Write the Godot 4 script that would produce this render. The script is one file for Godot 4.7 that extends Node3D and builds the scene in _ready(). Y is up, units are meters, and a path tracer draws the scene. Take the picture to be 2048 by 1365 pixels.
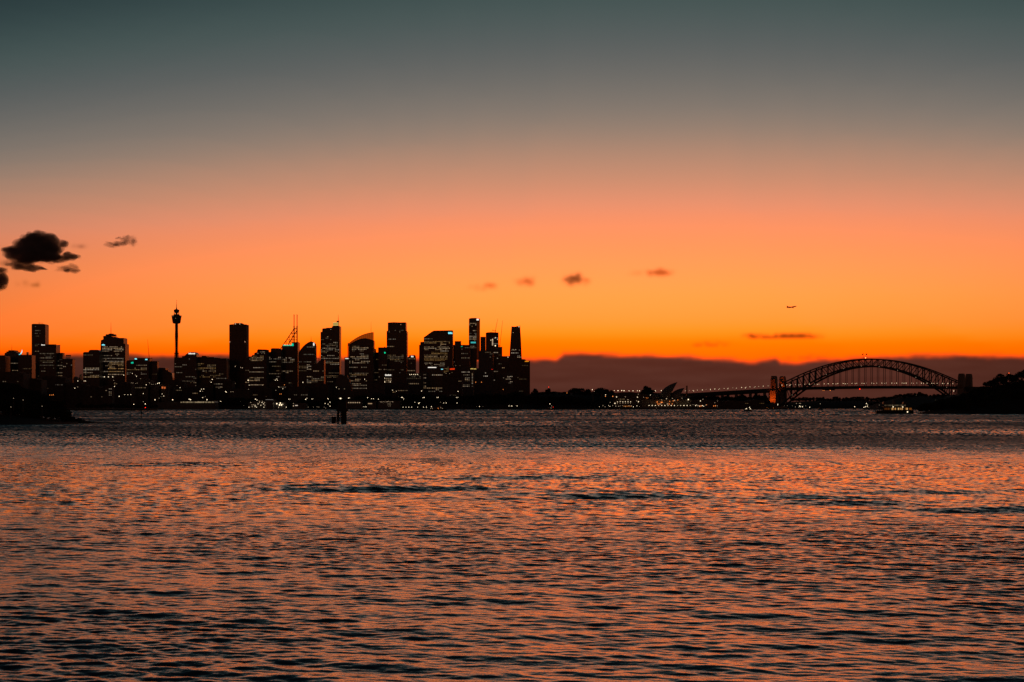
extends Node3D
# Dusk over a harbour: a city skyline and a steel arch bridge across the water, seen from a low deck.
# Pixels of the photograph (2048 wide) become points through a level lens: a pixel gives a direction,
# the distance d comes from where the thing meets the water or from its usual size.
const F := 3300.0      # focal length in photo pixels
const YH := 816.0      # eye level in the photo
const EYE := 4.0       # metres above the water

var rng := RandomNumberGenerator.new()
var taken := {}
var M := {}

func _ready() -> void:
	rng.seed = 20240611
	var cam := Camera3D.new()
	cam.name = "camera"
	add_child(cam)
	cam.position = Vector3(0, EYE, 0)
	cam.projection = Camera3D.PROJECTION_FRUSTUM
	cam.near = 0.5
	cam.far = 60000.0
	cam.size = 0.5 * 1365.0 / F
	cam.frustum_offset = Vector2(0, 0.5 * (YH - 682.5) / F)
	cam.current = true
	make_sky()
	var sun := DirectionalLight3D.new()      # the sun has just set behind the city; only its last light is left
	sun.name = "sun"
	add_child(sun)
	sun.look_at_from_position(Vector3(700, -420, -6000), Vector3(0, 0, 0))
	sun.light_color = Color(1.0, 0.62, 0.35)
	sun.light_energy = 0.01
	sun.light_angular_distance = 6.0
	sun.shadow_enabled = true
	make_materials()
	make_clouds()
	make_water()
	make_land()
	make_city()
	make_lowrise()
	make_bridge()
	make_opera_house()
	make_trees()
	make_shore_lights()
	make_boats()
	make_beacon()
	make_aeroplane()

# ---------- sky ----------
const STOPS := [   # height above the horizon in photo pixels, sRGB colour of the dusk sky over the sunset
	[-200, 70, 40, 30], [0, 205, 78, 0], [60, 228, 90, 0], [100, 250, 108, 0], [129, 255, 125, 2], [149, 255, 144, 28], [175, 255, 154, 56], [226, 255, 161, 74], [278, 255, 158, 86],
	[329, 255, 152, 94], [375, 250, 148, 103], [406, 235, 147, 110], [457, 206, 143, 113], [508, 179, 137, 114], [560, 150, 128, 113], [611, 128, 118, 109], [713, 96, 99, 97],
	[816, 71, 85, 84], [950, 46, 62, 64], [1200, 26, 39, 44], [1905, 15, 24, 30], [3900, 10, 17, 23], [20000, 8, 14, 20]]

func sky_profile(h: float) -> Color:
	for i in range(1, STOPS.size()):
		if h <= STOPS[i][0]:
			var a: Array = STOPS[i - 1]
			var b: Array = STOPS[i]
			var z: Array = STOPS[maxi(i - 2, 0)]
			var y: Array = STOPS[mini(i + 1, STOPS.size() - 1)]
			var w: float = b[0] - a[0]
			var t := clampf((h - a[0]) / w, 0.0, 1.0)
			var c := [0.0, 0.0, 0.0]
			for k in 3:      # smooth curve through the stops
				var m0: float = (b[k + 1] - z[k + 1]) / maxf(b[0] - z[0], 1.0) * w
				var m1: float = (y[k + 1] - a[k + 1]) / maxf(y[0] - a[0], 1.0) * w
				c[k] = (2 * t * t * t - 3 * t * t + 1) * a[k + 1] + (t * t * t - 2 * t * t + t) * m0 + (3 * t * t - 2 * t * t * t) * b[k + 1] + (t * t * t - t * t) * m1
			return Color(clampf(c[0], 0, 255) / 255.0, clampf(c[1], 0, 255) / 255.0, clampf(c[2], 0, 255) / 255.0).srgb_to_linear()
	return Color(STOPS[-1][1] / 255.0, STOPS[-1][2] / 255.0, STOPS[-1][3] / 255.0).srgb_to_linear()

# top of the far cloud bank: photo x, photo y
const BANK := [[-400, 716], [0, 710], [140, 709], [250, 708], [300, 710], [345, 711], [420, 707], [470, 709], [560, 712], [690, 715], [1000, 717], [1060, 717], [1090, 716], [1112, 719], [1126, 706],
	[1160, 704.5], [1200, 706], [1240, 710], [1290, 709.5], [1340, 710], [1380, 712], [1420, 716], [1460, 718], [1500, 723], [1522, 719], [1552, 715], [1562, 724], [1600, 724], [1640, 719],
	[1700, 716], [1760, 713], [1850, 709], [1890, 709], [1940, 710], [1990, 712], [2048, 711], [2300, 714], [2700, 712]]

func bank_top(px: float) -> float:
	if px <= BANK[0][0] or px >= BANK[-1][0]:
		return 714.0 + 4.0 * sin(px * 0.004) + 2.0 * sin(px * 0.011)
	for i in range(1, BANK.size()):
		if px <= BANK[i][0]:
			var t: float = (px - BANK[i - 1][0]) / float(BANK[i][0] - BANK[i - 1][0])
			return lerpf(BANK[i - 1][1], BANK[i][1], t)
	return 714.0

# clouds: photo x, y, half width, half height, strength of each puff; then the cloud's own colour
const CLOUDS := [
	[[[8, 527, 18, 6, 0.7], [20, 530, 12, 4, 0.5]], [70, 38, 26]],
	[[[164, 493, 12, 4, 0.6], [148, 491, 10, 3, 0.45]], [120, 62, 42]], [[[49, 568, 6, 7, 0.7], [35, 567, 6, 4, 0.5], [68, 571, 9, 4, 0.65], [76, 568, 5, 3, 0.5]], [120, 58, 6]],
	[[[962, 575, 26, 6, 0.75], [984, 570, 14, 6, 0.55]], [220, 105, 40]], [[[1046, 564, 18, 8, 0.8], [1062, 562, 12, 9, 0.8]], [222, 104, 44]],
	[[[1142, 560, 17, 12, 1.0], [1158, 556, 11, 10, 0.8]], [128, 58, 22]], [[[1172, 563, 10, 9, 0.8]], [216, 100, 40]],
	[[[1308, 547, 34, 6, 0.95], [1326, 543, 18, 6, 0.8]], [204, 88, 32]], [[[1266, 548, 14, 6, 0.35]], [226, 112, 48]],
	[[[1548, 674, 62, 4, 1.0], [1596, 671, 44, 3.6, 0.95], [1502, 671, 14, 4, 0.7], [1600, 675, 40, 3, 0.8]], [140, 58, 12]],
	[[[1428, 684, 30, 3, 0.6], [1420, 690, 46, 3.4, 0.7]], [128, 54, 14]], [[[1632, 714, 30, 4, 0.7], [1580, 718, 40, 3, 0.5]], [112, 48, 22]]]

# small dark cumulus over the left of the city, built as puffs of mist about eleven kilometres off
func make_clouds() -> void:
	var specs := [
		["large dark ragged cumulus above the left end of the skyline", 1.0, [[80, 472, 20, 11, 1.0], [62, 479, 20, 12, 1.0], [97, 482, 22, 14, 1.0], [44, 488, 22, 12, 1.0], [70, 494, 40, 20, 1.3], [20, 501, 20, 9, 0.8], [106, 497, 24, 13, 1.0], [126, 487, 12, 8, 0.8], [48, 512, 40, 16, 1.2], [90, 512, 34, 13, 1.1], [138, 514, 18, 9, 0.9], [116, 518, 24, 8, 0.8], [44, 530, 26, 11, 0.9], [68, 536, 20, 7, 0.8]]],
		["small flat dark cloud tucked under the large ragged cumulus", 0.6, [[126, 538, 14, 7, 0.9], [142, 538, 17, 9, 1.0], [152, 542, 9, 5, 0.7]]],
		["dark cloud cut off at the edge of view below the large cumulus", 0.8, [[2, 542, 14, 8, 1.0], [4, 562, 13, 14, 0.9], [-16, 556, 26, 26, 1.2], [-2, 576, 12, 8, 0.7]]],
		["small stretched dark cloud floating alone beside the large cumulus", 0.55, [[220, 490, 16, 5, 0.9], [238, 488, 17, 6, 1.0], [257, 481, 14, 10, 1.0], [266, 485, 8, 9, 0.9], [238, 477, 9, 3, 0.4]]]]
	var d := 11000.0
	var s := d / F
	var mats := []
	for k in 3:
		var fm := FogMaterial.new()
		fm.albedo = Color(0.93, 0.92, 0.91)
		fm.density = [0.004, 0.009, 0.018][k]
		mats.append(fm)
	for sp in specs:
		var first: Array = sp[2][0]
		var c := thing("cloud", sp[0], "cloud", at(first[0], first[1], d))
		for p in sp[2]:
			for k in 2:      # the thick middle of the puff
				var g := FogVolume.new()
				g.name = "puff"
				g.shape = RenderingServer.FOG_VOLUME_SHAPE_ELLIPSOID
				g.size = Vector3(p[2], p[3], p[2]) * (1.9 - 0.55 * k) * s
				g.material = mats[1] if sp[1] > 0.7 else mats[0]
				g.position = at(p[0], p[1], d) - c.position
				c.add_child(g, true)
			var n := int(8 + p[2] * p[3] / 60.0)
			for i in n:
				var a := rng.randf() * TAU
				var q := sqrt(rng.randf())
				var rx: float = p[2] * lerpf(0.62, 0.36, q) * rng.randf_range(0.7, 1.2)
				var ry: float = p[3] * lerpf(0.66, 0.42, q) * rng.randf_range(0.7, 1.2)
				var f := FogVolume.new()
				f.name = "puff"
				f.shape = RenderingServer.FOG_VOLUME_SHAPE_ELLIPSOID
				f.size = Vector3(rx, ry, rx) * 2.0 * s
				f.material = mats[rng.randi() % (3 if sp[1] > 0.7 else 2)]
				f.position = at(p[0] + cos(a) * q * p[2] * 0.95, p[1] + sin(a) * q * p[3] * 0.95, d) - c.position + Vector3(0, 0, rng.randf_range(-0.6, 0.6) * p[2] * s)
				f.rotation.z = rng.randf_range(-0.3, 0.3)
				c.add_child(f, true)

func make_sky() -> void:
	var w := 4096
	var hh := 2048
	var lut := []
	for r in hh:
		var el := PI / 2.0 - (r + 0.5) / hh * PI
		lut.append(sky_profile(F * tan(clampf(el, -1.5, 1.55))))
	var side := []      # how far round from the sunset
	for c in w:
		var az := wrapf((c + 0.5) / w * TAU - 0.075, -PI, PI)
		side.append(0.16 + 0.84 * exp(-pow(absf(az) / 0.42, 2.0)))
	var n := FastNoiseLite.new()
	n.seed = 5
	n.frequency = 0.018
	n.fractal_octaves = 5
	n.fractal_gain = 0.55
	# away from the detailed window the sky is a plain gradient: computed on a coarse grid and enlarged
	var cw := 512
	var small := PackedFloat32Array()
	small.resize(cw * hh * 3)
	for r in hh:
		var k: Color = lut[r]
		var lift := smoothstep(0.05, 0.18, PI / 2.0 - (r + 0.5) / hh * PI)
		var el := PI / 2.0 - (r + 0.5) / hh * PI
		for c in cw:
			# the glow stands highest over the sunset and sinks to either side
			var away := wrapf((c * 8 + 4.5) / w * TAU - 0.075, -PI, PI)
			var arch := 1.0 + 0.12 * minf(pow(absf(away) / 0.285, 2.0), 2.5)
			var hp := F * tan(clampf(el, -1.5, 1.55)) * arch
			k = lut[clampi(int((PI / 2.0 - atan(hp / F)) / PI * hh), 0, hh - 1)]
			var hot := 1.0 + 1.1 * smoothstep(385.0, 130.0, hp)      # the glow itself is brighter than the film can hold
			var s: float = 0.16 + 0.84 * exp(-pow(absf(away) / lerpf(0.42, 1.35, lift), 2.0))
			var at := (r * cw + c) * 3
			small[at] = k.r * s * hot
			small[at + 1] = k.g * lerpf(s, 1.0, 0.06) * (1.0 + (hot - 1.0) * 0.05)
			small[at + 2] = k.b * lerpf(s, 1.0, 0.12)
	var im := Image.create_from_data(cw, hh, false, Image.FORMAT_RGBF, small.to_byte_array())
	im.resize(w, hh, Image.INTERPOLATE_BILINEAR)
	var r0 := int((0.5 - 11.0 / 180.0) * hh)
	for r in range(r0, hh / 2 + 12):
		var el := PI / 2.0 - (r + 0.5) / hh * PI
		var low := el < 0.048
		for c in w:
			var az := wrapf((c + 0.5) / w * TAU, -PI, PI)
			var near := absf(az) < 0.42
			if not near and not low:
				continue
			var px := 1024.0 + F * (tan(az) if absf(az) < 0.6 else az * 1.14)
			var py := YH - F * tan(el) * (sqrt(1.0 + pow(tan(az), 2.0)) if absf(az) < 0.6 else 1.21)
			var col := im.get_pixel(c, r)
			if near and py > 430.0:
				for cl in CLOUDS:
					var sum := 0.0
					for p in cl[0]:
						var dx: float = (px - p[0]) / (p[2] * 1.1)
						var dy: float = (py - p[1]) / (p[3] * 1.12)
						var q := dx * dx + dy * dy
						if q < 4.0:
							sum += p[4] * exp(-q * 1.3)
					if sum > 0.05:
						var e := n.get_noise_2d(px * 2.8, py * 3.6)
						var a := smoothstep(0.02, 1.5, sum * 1.2 + 0.95 * e * minf(sum * 1.5, 1.0))
						var cc := Color(cl[1][0] / 255.0, cl[1][1] / 255.0, cl[1][2] / 255.0).srgb_to_linear()
						col = col.lerp(cc, clampf(a, 0.0, 0.985))
			if low:
				var top := bank_top(px) + 5.0 * n.get_noise_2d(px * 0.7, py * 3.0)
				var inside := smoothstep(-5.0, 7.0, py - top)
				if inside > 0.0:
					var s2: float = side[c]
					var bc := Color(60 / 255.0, 41 / 255.0, 34 / 255.0).srgb_to_linear()
					var streak := 1.0 + 0.4 * n.get_noise_2d(px * 0.22 + 900.0, py * 3.2)
					col = col.lerp(bc * (streak * (0.55 + 0.5 * s2)), inside * 0.972)
			im.set_pixel(c, r, Color(col.r, col.g, col.b))
	var sky := Sky.new()
	var sm := PanoramaSkyMaterial.new()
	sm.panorama = ImageTexture.create_from_image(im)
	sky.sky_material = sm
	var env := Environment.new()
	env.background_mode = Environment.BG_SKY
	env.sky = sky
	env.tonemap_mode = Environment.TONE_MAPPER_LINEAR
	env.tonemap_exposure = 1.0
	env.volumetric_fog_enabled = true      # only for the clouds: the rest of the air is clear
	env.volumetric_fog_density = 0.0
	env.sdfgi_enabled = true
	env.ssao_enabled = true
	env.ssil_enabled = true
	var we := WorldEnvironment.new()
	we.name = "world_environment"
	we.environment = env
	add_child(we)

# ---------- water ----------
func make_water() -> void:
	# a chop of many small waves, running mostly towards the deck, on a slow swell
	var nw := 36
	var kx := PackedFloat32Array()
	var kz := PackedFloat32Array()
	var am := PackedFloat32Array()
	var ph := PackedFloat32Array()
	var wl := PackedFloat32Array()
	for i in nw:
		var u := (i + rng.randf()) / nw
		var lam := 0.17 * pow(26.0, u)
		var spread := lerpf(0.6, 0.36, u)
		var a := rng.randfn(-0.24, spread)
		var k := TAU / lam
		kx.append(sin(a) * k)
		kz.append(cos(a) * k)
		var slope := 0.0315 if lam < 0.85 else (0.0168 if lam < 2.2 else 0.0075)
		am.append(slope / k)
		ph.append(rng.randf() * TAU)
		wl.append(lam)
	# wakes of passing boats: photo x, photo y, half width m, half depth m, wavelength, height, slant
	var wakes := []
	for w in [[775, 978, 5.6, 3.2, 5.4, 0.18, 0.10, 0.05], [590, 970, 4.6, 2.6, 4.6, 0.10, -0.05, 0.06], [1195, 990, 5.2, 3.0, 5.2, 0.17, -0.16, 0.05], [1055, 954, 7.5, 4.0, 5.4, 0.12, 0.22, 0.03], [1330, 960, 5.0, 3.0, 4.8, 0.09, 0.12, 0.04], [985, 996, 3.4, 2.0, 4.2, 0.07, 0.05, 0.05],
			[1570, 994, 3.6, 2.2, 4.8, 0.11, -0.10, 0.05], [1700, 1003, 4.0, 2.4, 4.6, 0.11, -0.06, 0.04], [1870, 984, 4.0, 2.4, 4.8, 0.10, 0.2, 0.06], [1995, 1018, 4.2, 2.4, 4.4, 0.13, 0.20, 0.05], [1240, 892, 22.0, 12.0, 11.0, 0.08, 0.0, 0.01], [330, 930, 9.0, 5.0, 5.0, 0.08, 0.0, 0.03], [440, 872, 20.0, 12.0, 11.0, 0.06, 0.0, 0.0], [1700, 896, 20.0, 12.0, 10.0, 0.06, 0.05, 0.0]]:
		var d: float = EYE * F / (w[1] - YH)
		wakes.append([(w[0] - 1024.0) / F * d, -d, w[2], w[3], TAU / w[4], w[5], w[6], rng.randf() * 1.5, w[7]])
	var rows := PackedFloat32Array()
	var z := 17.0
	while z < 60.0:
		rows.append(z)
		z *= 1.0017
	while z < 230.0:
		rows.append(z)
		z *= 1.0032
	while z < 900.0:
		rows.append(z)
		z *= 1.009
	while z < 40000.0:
		rows.append(z)
		z *= 1.03
	rows.append(40000.0)
	var nc := 640
	var nr := rows.size()
	var verts := PackedVector3Array()
	var norms := PackedVector3Array()
	verts.resize(nr * nc)
	norms.resize(nr * nc)
	var gusts := FastNoiseLite.new()
	gusts.seed = 8
	gusts.frequency = 0.004
	gusts.fractal_octaves = 6
	gusts.fractal_gain = 0.8
	var swirl := FastNoiseLite.new()
	swirl.seed = 21
	swirl.frequency = 0.06
	swirl.fractal_octaves = 3
	for r in nr:
		var d := rows[r]
		var half := 0.36 * d + 3.0
		var dx := 2.0 * half / (nc - 1)
		var gap := maxf(dx, (rows[r] - rows[maxi(r - 1, 0)]))
		var used := []
		for i in nw:
			var wgt := smoothstep(1.6, 4.0, wl[i] / gap)
			if wgt > 0.0 or d < 120.0:
				used.append(i)
		var m := used.size()
		var shorts := 0
		var wx := PackedFloat32Array()
		var wz := PackedFloat32Array()
		var wa := PackedFloat32Array()
		var wp := PackedFloat32Array()
		var wd := PackedFloat32Array()
		for i in used:
			wx.append(kx[i])
			wz.append(kz[i])
			wd.append(kx[i] * wl[i] / TAU)
			wa.append(am[i] * (1.0 - 0.85 * smoothstep(110.0, 235.0, d)))
			wp.append(ph[i] - kz[i] * d)
			if wl[i] < 1.2:
				shorts += 1
		var close := []
		for w in wakes:
			if absf(-d - w[1]) < w[3] * 2.6 + 7.0:
				close.append(w)
		var rough := clampf(1.0 - (d - 3000.0) / 5000.0, 0.3, 1.0)
		for c in nc:
			var x := -half + dx * c
			var y := 0.0
			var sx := 0.0
			var sz := 0.0
			var gx := 0.0
			var gz := 0.0
			# gusts: the small chop is stronger in some patches and nearly gone in others
			var puff := clampf(1.0 + 0.55 * swirl.get_noise_2d(x, d * 0.6), 0.7, 1.3)
			for i in m:
				var p := wx[i] * x + wp[i]
				var a := wa[i] * (puff if i < shorts else 1.0)
				y += a * sin(p)
				var g := a * cos(p)
				sx += g * wx[i]
				sz += g * wz[i]
				gx += g * wd[i]
				gz += g
			for w in close:
				var ex: float = (x - w[0]) / w[2]
				var off: float = -d - w[1] + (x - w[0]) * w[6] + w[8] * (x - w[0]) * (x - w[0])      # a bent crest
				var ez: float = off / w[3]
				var q := ex * ex + ez * ez
				if q < 7.0:
					var env: float = w[5] * exp(-q)
					var p: float = w[4] * off + w[7]
					y += env * sin(p)
					sz += env * cos(p) * w[4]
					sx += env * cos(p) * w[4] * (w[6] + 2.0 * w[8] * (x - w[0]))
			if d > 85.0:      # ripples finer than the mesh, in gusts; of those one sees more of the near faces
				var fine := smoothstep(85.0, 240.0, d)
				var gust := gusts.get_noise_2d(x * 0.7, d)
				sx += rng.randfn(0.0, 0.05) * fine
				sz += (rng.randfn(-0.15, 0.085) - 0.15 * gust) * fine
			verts[r * nc + c] = Vector3(x - 1.3 * gx, y * rough, -d - 1.3 * gz)      # crests drawn together, troughs spread
			norms[r * nc + c] = Vector3(-sx, 1.0, -sz).normalized()
	# wind-ruffled water farther out: cat's paws of fine ripples, patchy along their edge
	var paw := FastNoiseLite.new()
	paw.seed = 12
	paw.frequency = 0.12
	paw.fractal_octaves = 4
	paw.fractal_gain = 0.85
	var idx := [PackedInt32Array(), PackedInt32Array()]
	var uvs := PackedVector2Array()
	uvs.resize(nr * nc)
	for i in nr * nc:
		uvs[i] = Vector2(verts[i].x / 900.0, verts[i].z / 1500.0)
	for r in nr - 1:
		for c in nc - 1:
			var a := r * nc + c
			var v := verts[a]
			var far := 1 if paw.get_noise_2d(v.x, v.z * 0.3) * 1.3 + smoothstep(-70.0, -230.0, v.z) * 2.0 - 0.85 + rng.randf_range(-0.3, 0.3) > 0.0 and v.z < -95.0 else 0
			idx[far].append_array(PackedInt32Array([a, a + nc, a + 1, a + 1, a + nc, a + nc + 1]))
	var me := ArrayMesh.new()
	for k in 2:
		var arr := []
		arr.resize(Mesh.ARRAY_MAX)
		arr[Mesh.ARRAY_VERTEX] = verts
		arr[Mesh.ARRAY_NORMAL] = norms
		arr[Mesh.ARRAY_TEX_UV] = uvs
		arr[Mesh.ARRAY_INDEX] = idx[k]
		me.add_surface_from_arrays(Mesh.PRIMITIVE_TRIANGLES, arr)
		me.surface_set_material(k, M.ruffled if k else M.water)
	var o := MeshInstance3D.new()
	o.name = "water"
	o.mesh = me
	o.set_meta("kind", "structure")
	add_child(o)

# ---------- tools ----------
func mat(c: Color, rough: float, metal := 0.0) -> StandardMaterial3D:
	var m := StandardMaterial3D.new()
	m.albedo_color = c.linear_to_srgb()
	m.roughness = rough
	m.metallic = metal
	return m

func glow(c: Color, energy: float) -> StandardMaterial3D:
	var m := mat(Color(0.3, 0.3, 0.3), 0.5)
	m.emission_enabled = true
	m.emission = c
	m.emission_energy_multiplier = energy
	return m

func grained(c: Color, rough: float, seed_: int, freq: float, scale: float, spread := 0.35) -> StandardMaterial3D:
	var m := mat(Color.WHITE, rough)
	var n := FastNoiseLite.new()
	n.seed = seed_
	n.frequency = freq
	n.fractal_octaves = 5
	var t := NoiseTexture2D.new()
	t.width = 256
	t.height = 256
	t.seamless = true
	t.noise = n
	var g := Gradient.new()
	g.set_color(0, Color(c.r * (1.0 - spread), c.g * (1.0 - spread), c.b * (1.0 - spread)).linear_to_srgb())
	g.set_color(1, Color(c.r * (1.0 + spread), c.g * (1.0 + spread), c.b * (1.0 + spread)).linear_to_srgb())
	t.color_ramp = g
	m.albedo_texture = t
	m.uv1_triplanar = true
	m.uv1_scale = Vector3.ONE * scale
	return m

func make_materials() -> void:
	M.water = mat(Color(0.008, 0.012, 0.013), 0.06)
	M.water.metallic_specular = 0.66
	M.ruffled = mat(Color(0.008, 0.012, 0.013), 1.0)
	M.ruffled.metallic_specular = 0.66
	var n := FastNoiseLite.new()
	n.seed = 31
	n.frequency = 0.012
	n.fractal_octaves = 4
	var t := NoiseTexture2D.new()
	t.width = 512
	t.height = 512
	t.seamless = true
	t.noise = n
	var g := Gradient.new()      # wind-ruffled patches and smoother slicks between them
	g.set_color(0, Color(0.13, 0.13, 0.13))
	g.set_color(1, Color(0.30, 0.30, 0.30))
	g.set_offset(0, 0.22)
	g.set_offset(1, 0.52)
	t.color_ramp = g
	M.ruffled.roughness_texture = t
	M.ruffled.roughness_texture_channel = BaseMaterial3D.TEXTURE_CHANNEL_RED
	# ripples a hand wide on the near water
	var rn := FastNoiseLite.new()
	rn.seed = 44
	rn.frequency = 0.03
	rn.fractal_octaves = 4
	rn.fractal_gain = 0.6
	var rt := NoiseTexture2D.new()
	rt.width = 1024
	rt.height = 1024
	rt.seamless = true
	rt.as_normal_map = true
	rt.bump_strength = 6.0
	rt.noise = rn
	M.water.normal_enabled = true
	M.water.normal_texture = rt
	M.water.normal_scale = 0.17
	M.water.uv1_scale = Vector3(900.0 / 6.1, 1500.0 / 4.3, 1.0)
	M.concrete = grained(Color(0.17, 0.155, 0.14), 0.8, 1, 0.02, 0.02)
	M.brick = grained(Color(0.15, 0.11, 0.09), 0.8, 2, 0.02, 0.02)
	M.curtain_wall = grained(Color(0.10, 0.10, 0.105), 0.35, 3, 0.02, 0.02)
	M.glass = mat(Color(0.02, 0.022, 0.024), 0.12)
	M.pale = grained(Color(0.28, 0.26, 0.23), 0.7, 4, 0.02, 0.02)
	M.steel = grained(Color(0.055, 0.054, 0.053), 0.6, 6, 0.03, 0.05)
	M.granite = grained(Color(0.30, 0.25, 0.19), 0.85, 7, 0.05, 0.04)
	M.tile = grained(Color(0.28, 0.26, 0.22), 0.5, 8, 0.08, 0.05, 0.12)
	M.leaf = mat(Color(0.035, 0.045, 0.022), 0.8)
	M.leaf2 = mat(Color(0.045, 0.05, 0.025), 0.8)
	M.bark = grained(Color(0.08, 0.06, 0.045), 0.9, 9, 0.05, 0.3)
	M.soil = grained(Color(0.06, 0.055, 0.04), 0.95, 10, 0.02, 0.01)
	M.rock = grained(Color(0.16, 0.13, 0.10), 0.9, 11, 0.03, 0.15)
	M.hull = mat(Color(0.02, 0.035, 0.03), 0.4)
	M.cream = mat(Color(0.09, 0.078, 0.055), 0.5)
	M.timber = grained(Color(0.06, 0.05, 0.04), 0.85, 12, 0.04, 0.4)
	M.aircraft = mat(Color(0.13, 0.13, 0.14), 0.4)
	M.crane = mat(Color(0.35, 0.16, 0.03), 0.6)
	M.flag = mat(Color(0.06, 0.05, 0.12), 0.8)
	M.crown_glass = mat(Color(0.03, 0.03, 0.03), 0.1)
	M.crown_glass.transparency = BaseMaterial3D.TRANSPARENCY_ALPHA
	M.crown_glass.albedo_color.a = 0.86
	M.pane = mat(Color(0.05, 0.05, 0.05), 0.08)
	M.pane.transparency = BaseMaterial3D.TRANSPARENCY_ALPHA
	M.pane.albedo_color.a = 0.2
	M.lit = StandardMaterial3D.new()
	M.lit.shading_mode = BaseMaterial3D.SHADING_MODE_UNSHADED
	M.lit.vertex_color_use_as_albedo = true
	M.white_sign = glow(Color(1.0, 0.96, 0.9), 1.0)
	M.cyan_sign = glow(Color(0.55, 0.95, 1.0), 1.2)
	M.teal_sign = glow(Color(0.0, 0.85, 0.68), 0.9)
	M.orange_sign = glow(Color(1.0, 0.25, 0.06), 1.0)
	M.amber_sign = glow(Color(1.0, 0.62, 0.1), 0.9)
	M.yellow_sign = glow(Color(1.0, 0.85, 0.45), 0.9)
	M.lamp = glow(Color(1.0, 0.9, 0.74), 2.1)
	M.warm_lamp = glow(Color(1.0, 0.55, 0.25), 1.6)
	M.dim_lamp = glow(Color(1.0, 0.86, 0.7), 0.8)
	M.red_lamp = glow(Color(1.0, 0.12, 0.04), 3.0)
	M.deck_lamp = glow(Color(1.0, 0.88, 0.7), 1.3)
	M.red_warm = glow(Color(1.0, 0.35, 0.15), 2.5)
	M.flood_lamp = glow(Color(1.0, 0.5, 0.15), 6.0)

func X(px: float, d: float) -> float:
	return (px - 1024.0) / F * d

func Y(py: float, d: float) -> float:
	return EYE + (YH - py) / F * d

func at(px: float, py: float, d: float) -> Vector3:
	return Vector3(X(px, d), Y(py, d), -d)

func numbered(n: String) -> String:
	var k: int = taken.get(n, 0)
	taken[n] = k + 1
	return n if k == 0 else "%s_%03d" % [n, k]

func thing(called: String, label: String, category: String, where := Vector3.ZERO, group := "") -> Node3D:
	var o := Node3D.new()
	o.name = numbered(called)
	add_child(o)
	o.position = where
	o.set_meta("label", label)
	o.set_meta("category", category)
	if group:
		o.set_meta("group", group)
	return o

func new_st() -> SurfaceTool:
	var st := SurfaceTool.new()
	st.begin(Mesh.PRIMITIVE_TRIANGLES)
	st.set_smooth_group(-1)
	return st

func obj(called: String, st: SurfaceTool, m: Material, parent: Node3D, flat := true) -> MeshInstance3D:
	if flat:
		st.generate_normals()
	var o := MeshInstance3D.new()
	o.name = called
	o.mesh = st.commit()
	o.material_override = m
	parent.add_child(o, true)
	return o

func shared(called: String, me: Mesh, m: Material, parent: Node3D, where: Vector3, size := Vector3.ONE) -> MeshInstance3D:
	var o := MeshInstance3D.new()
	o.name = called
	o.mesh = me
	o.material_override = m
	o.position = where
	o.scale = size
	parent.add_child(o, true)
	return o

func stuff(o: Node3D) -> Node3D:
	o.set_meta("kind", "stuff")
	return o

func tri(st: SurfaceTool, a: Vector3, b: Vector3, c: Vector3, out: Vector3) -> void:
	if (a - c).cross(a - b).dot(out) < 0.0:
		var t := b
		b = c
		c = t
	st.add_vertex(a)
	st.add_vertex(b)
	st.add_vertex(c)

func quad(st: SurfaceTool, a: Vector3, b: Vector3, c: Vector3, d: Vector3, out: Vector3) -> void:
	tri(st, a, b, c, out)
	tri(st, a, c, d, out)

func box(st: SurfaceTool, lo: Vector3, hi: Vector3) -> void:
	var p := []
	for i in 8:
		p.append(Vector3(hi.x if i & 1 else lo.x, hi.y if i & 2 else lo.y, hi.z if i & 4 else lo.z))
	quad(st, p[0], p[1], p[3], p[2], Vector3.FORWARD)
	quad(st, p[4], p[5], p[7], p[6], Vector3.BACK)
	quad(st, p[0], p[2], p[6], p[4], Vector3.LEFT)
	quad(st, p[1], p[3], p[7], p[5], Vector3.RIGHT)
	quad(st, p[0], p[1], p[5], p[4], Vector3.DOWN)
	quad(st, p[2], p[3], p[7], p[6], Vector3.UP)

# a bar of rectangular section between two points
func bar(st: SurfaceTool, a: Vector3, b: Vector3, w: float, h := -1.0) -> void:
	if h < 0.0:
		h = w
	var t := (b - a).normalized()
	var s := t.cross(Vector3.UP if absf(t.y) < 0.95 else Vector3.BACK).normalized()
	var u := s.cross(t)
	var r := []
	for e in [a, b]:
		r.append([e - s * w / 2 - u * h / 2, e + s * w / 2 - u * h / 2, e + s * w / 2 + u * h / 2, e - s * w / 2 + u * h / 2])
	for i in 4:
		var j := (i + 1) % 4
		var out: Vector3 = (r[0][i] + r[0][j]) / 2 - a
		quad(st, r[0][i], r[0][j], r[1][j], r[1][i], out)
	quad(st, r[0][0], r[0][1], r[0][2], r[0][3], -t)
	quad(st, r[1][0], r[1][1], r[1][2], r[1][3], t)

func tube(st: SurfaceTool, a: Vector3, b: Vector3, ra: float, rb: float, n := 8) -> void:
	var t := (b - a).normalized()
	var s := t.cross(Vector3.UP if absf(t.y) < 0.95 else Vector3.BACK).normalized()
	var u := s.cross(t)
	for i in n:
		var c0 := s * cos(TAU * i / n) + u * sin(TAU * i / n)
		var c1 := s * cos(TAU * (i + 1) / n) + u * sin(TAU * (i + 1) / n)
		quad(st, a + c0 * ra, a + c1 * ra, b + c1 * rb, b + c0 * rb, c0 + c1)
		tri(st, a, a + c0 * ra, a + c1 * ra, -t)
		tri(st, b, b + c0 * rb, b + c1 * rb, t)

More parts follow.
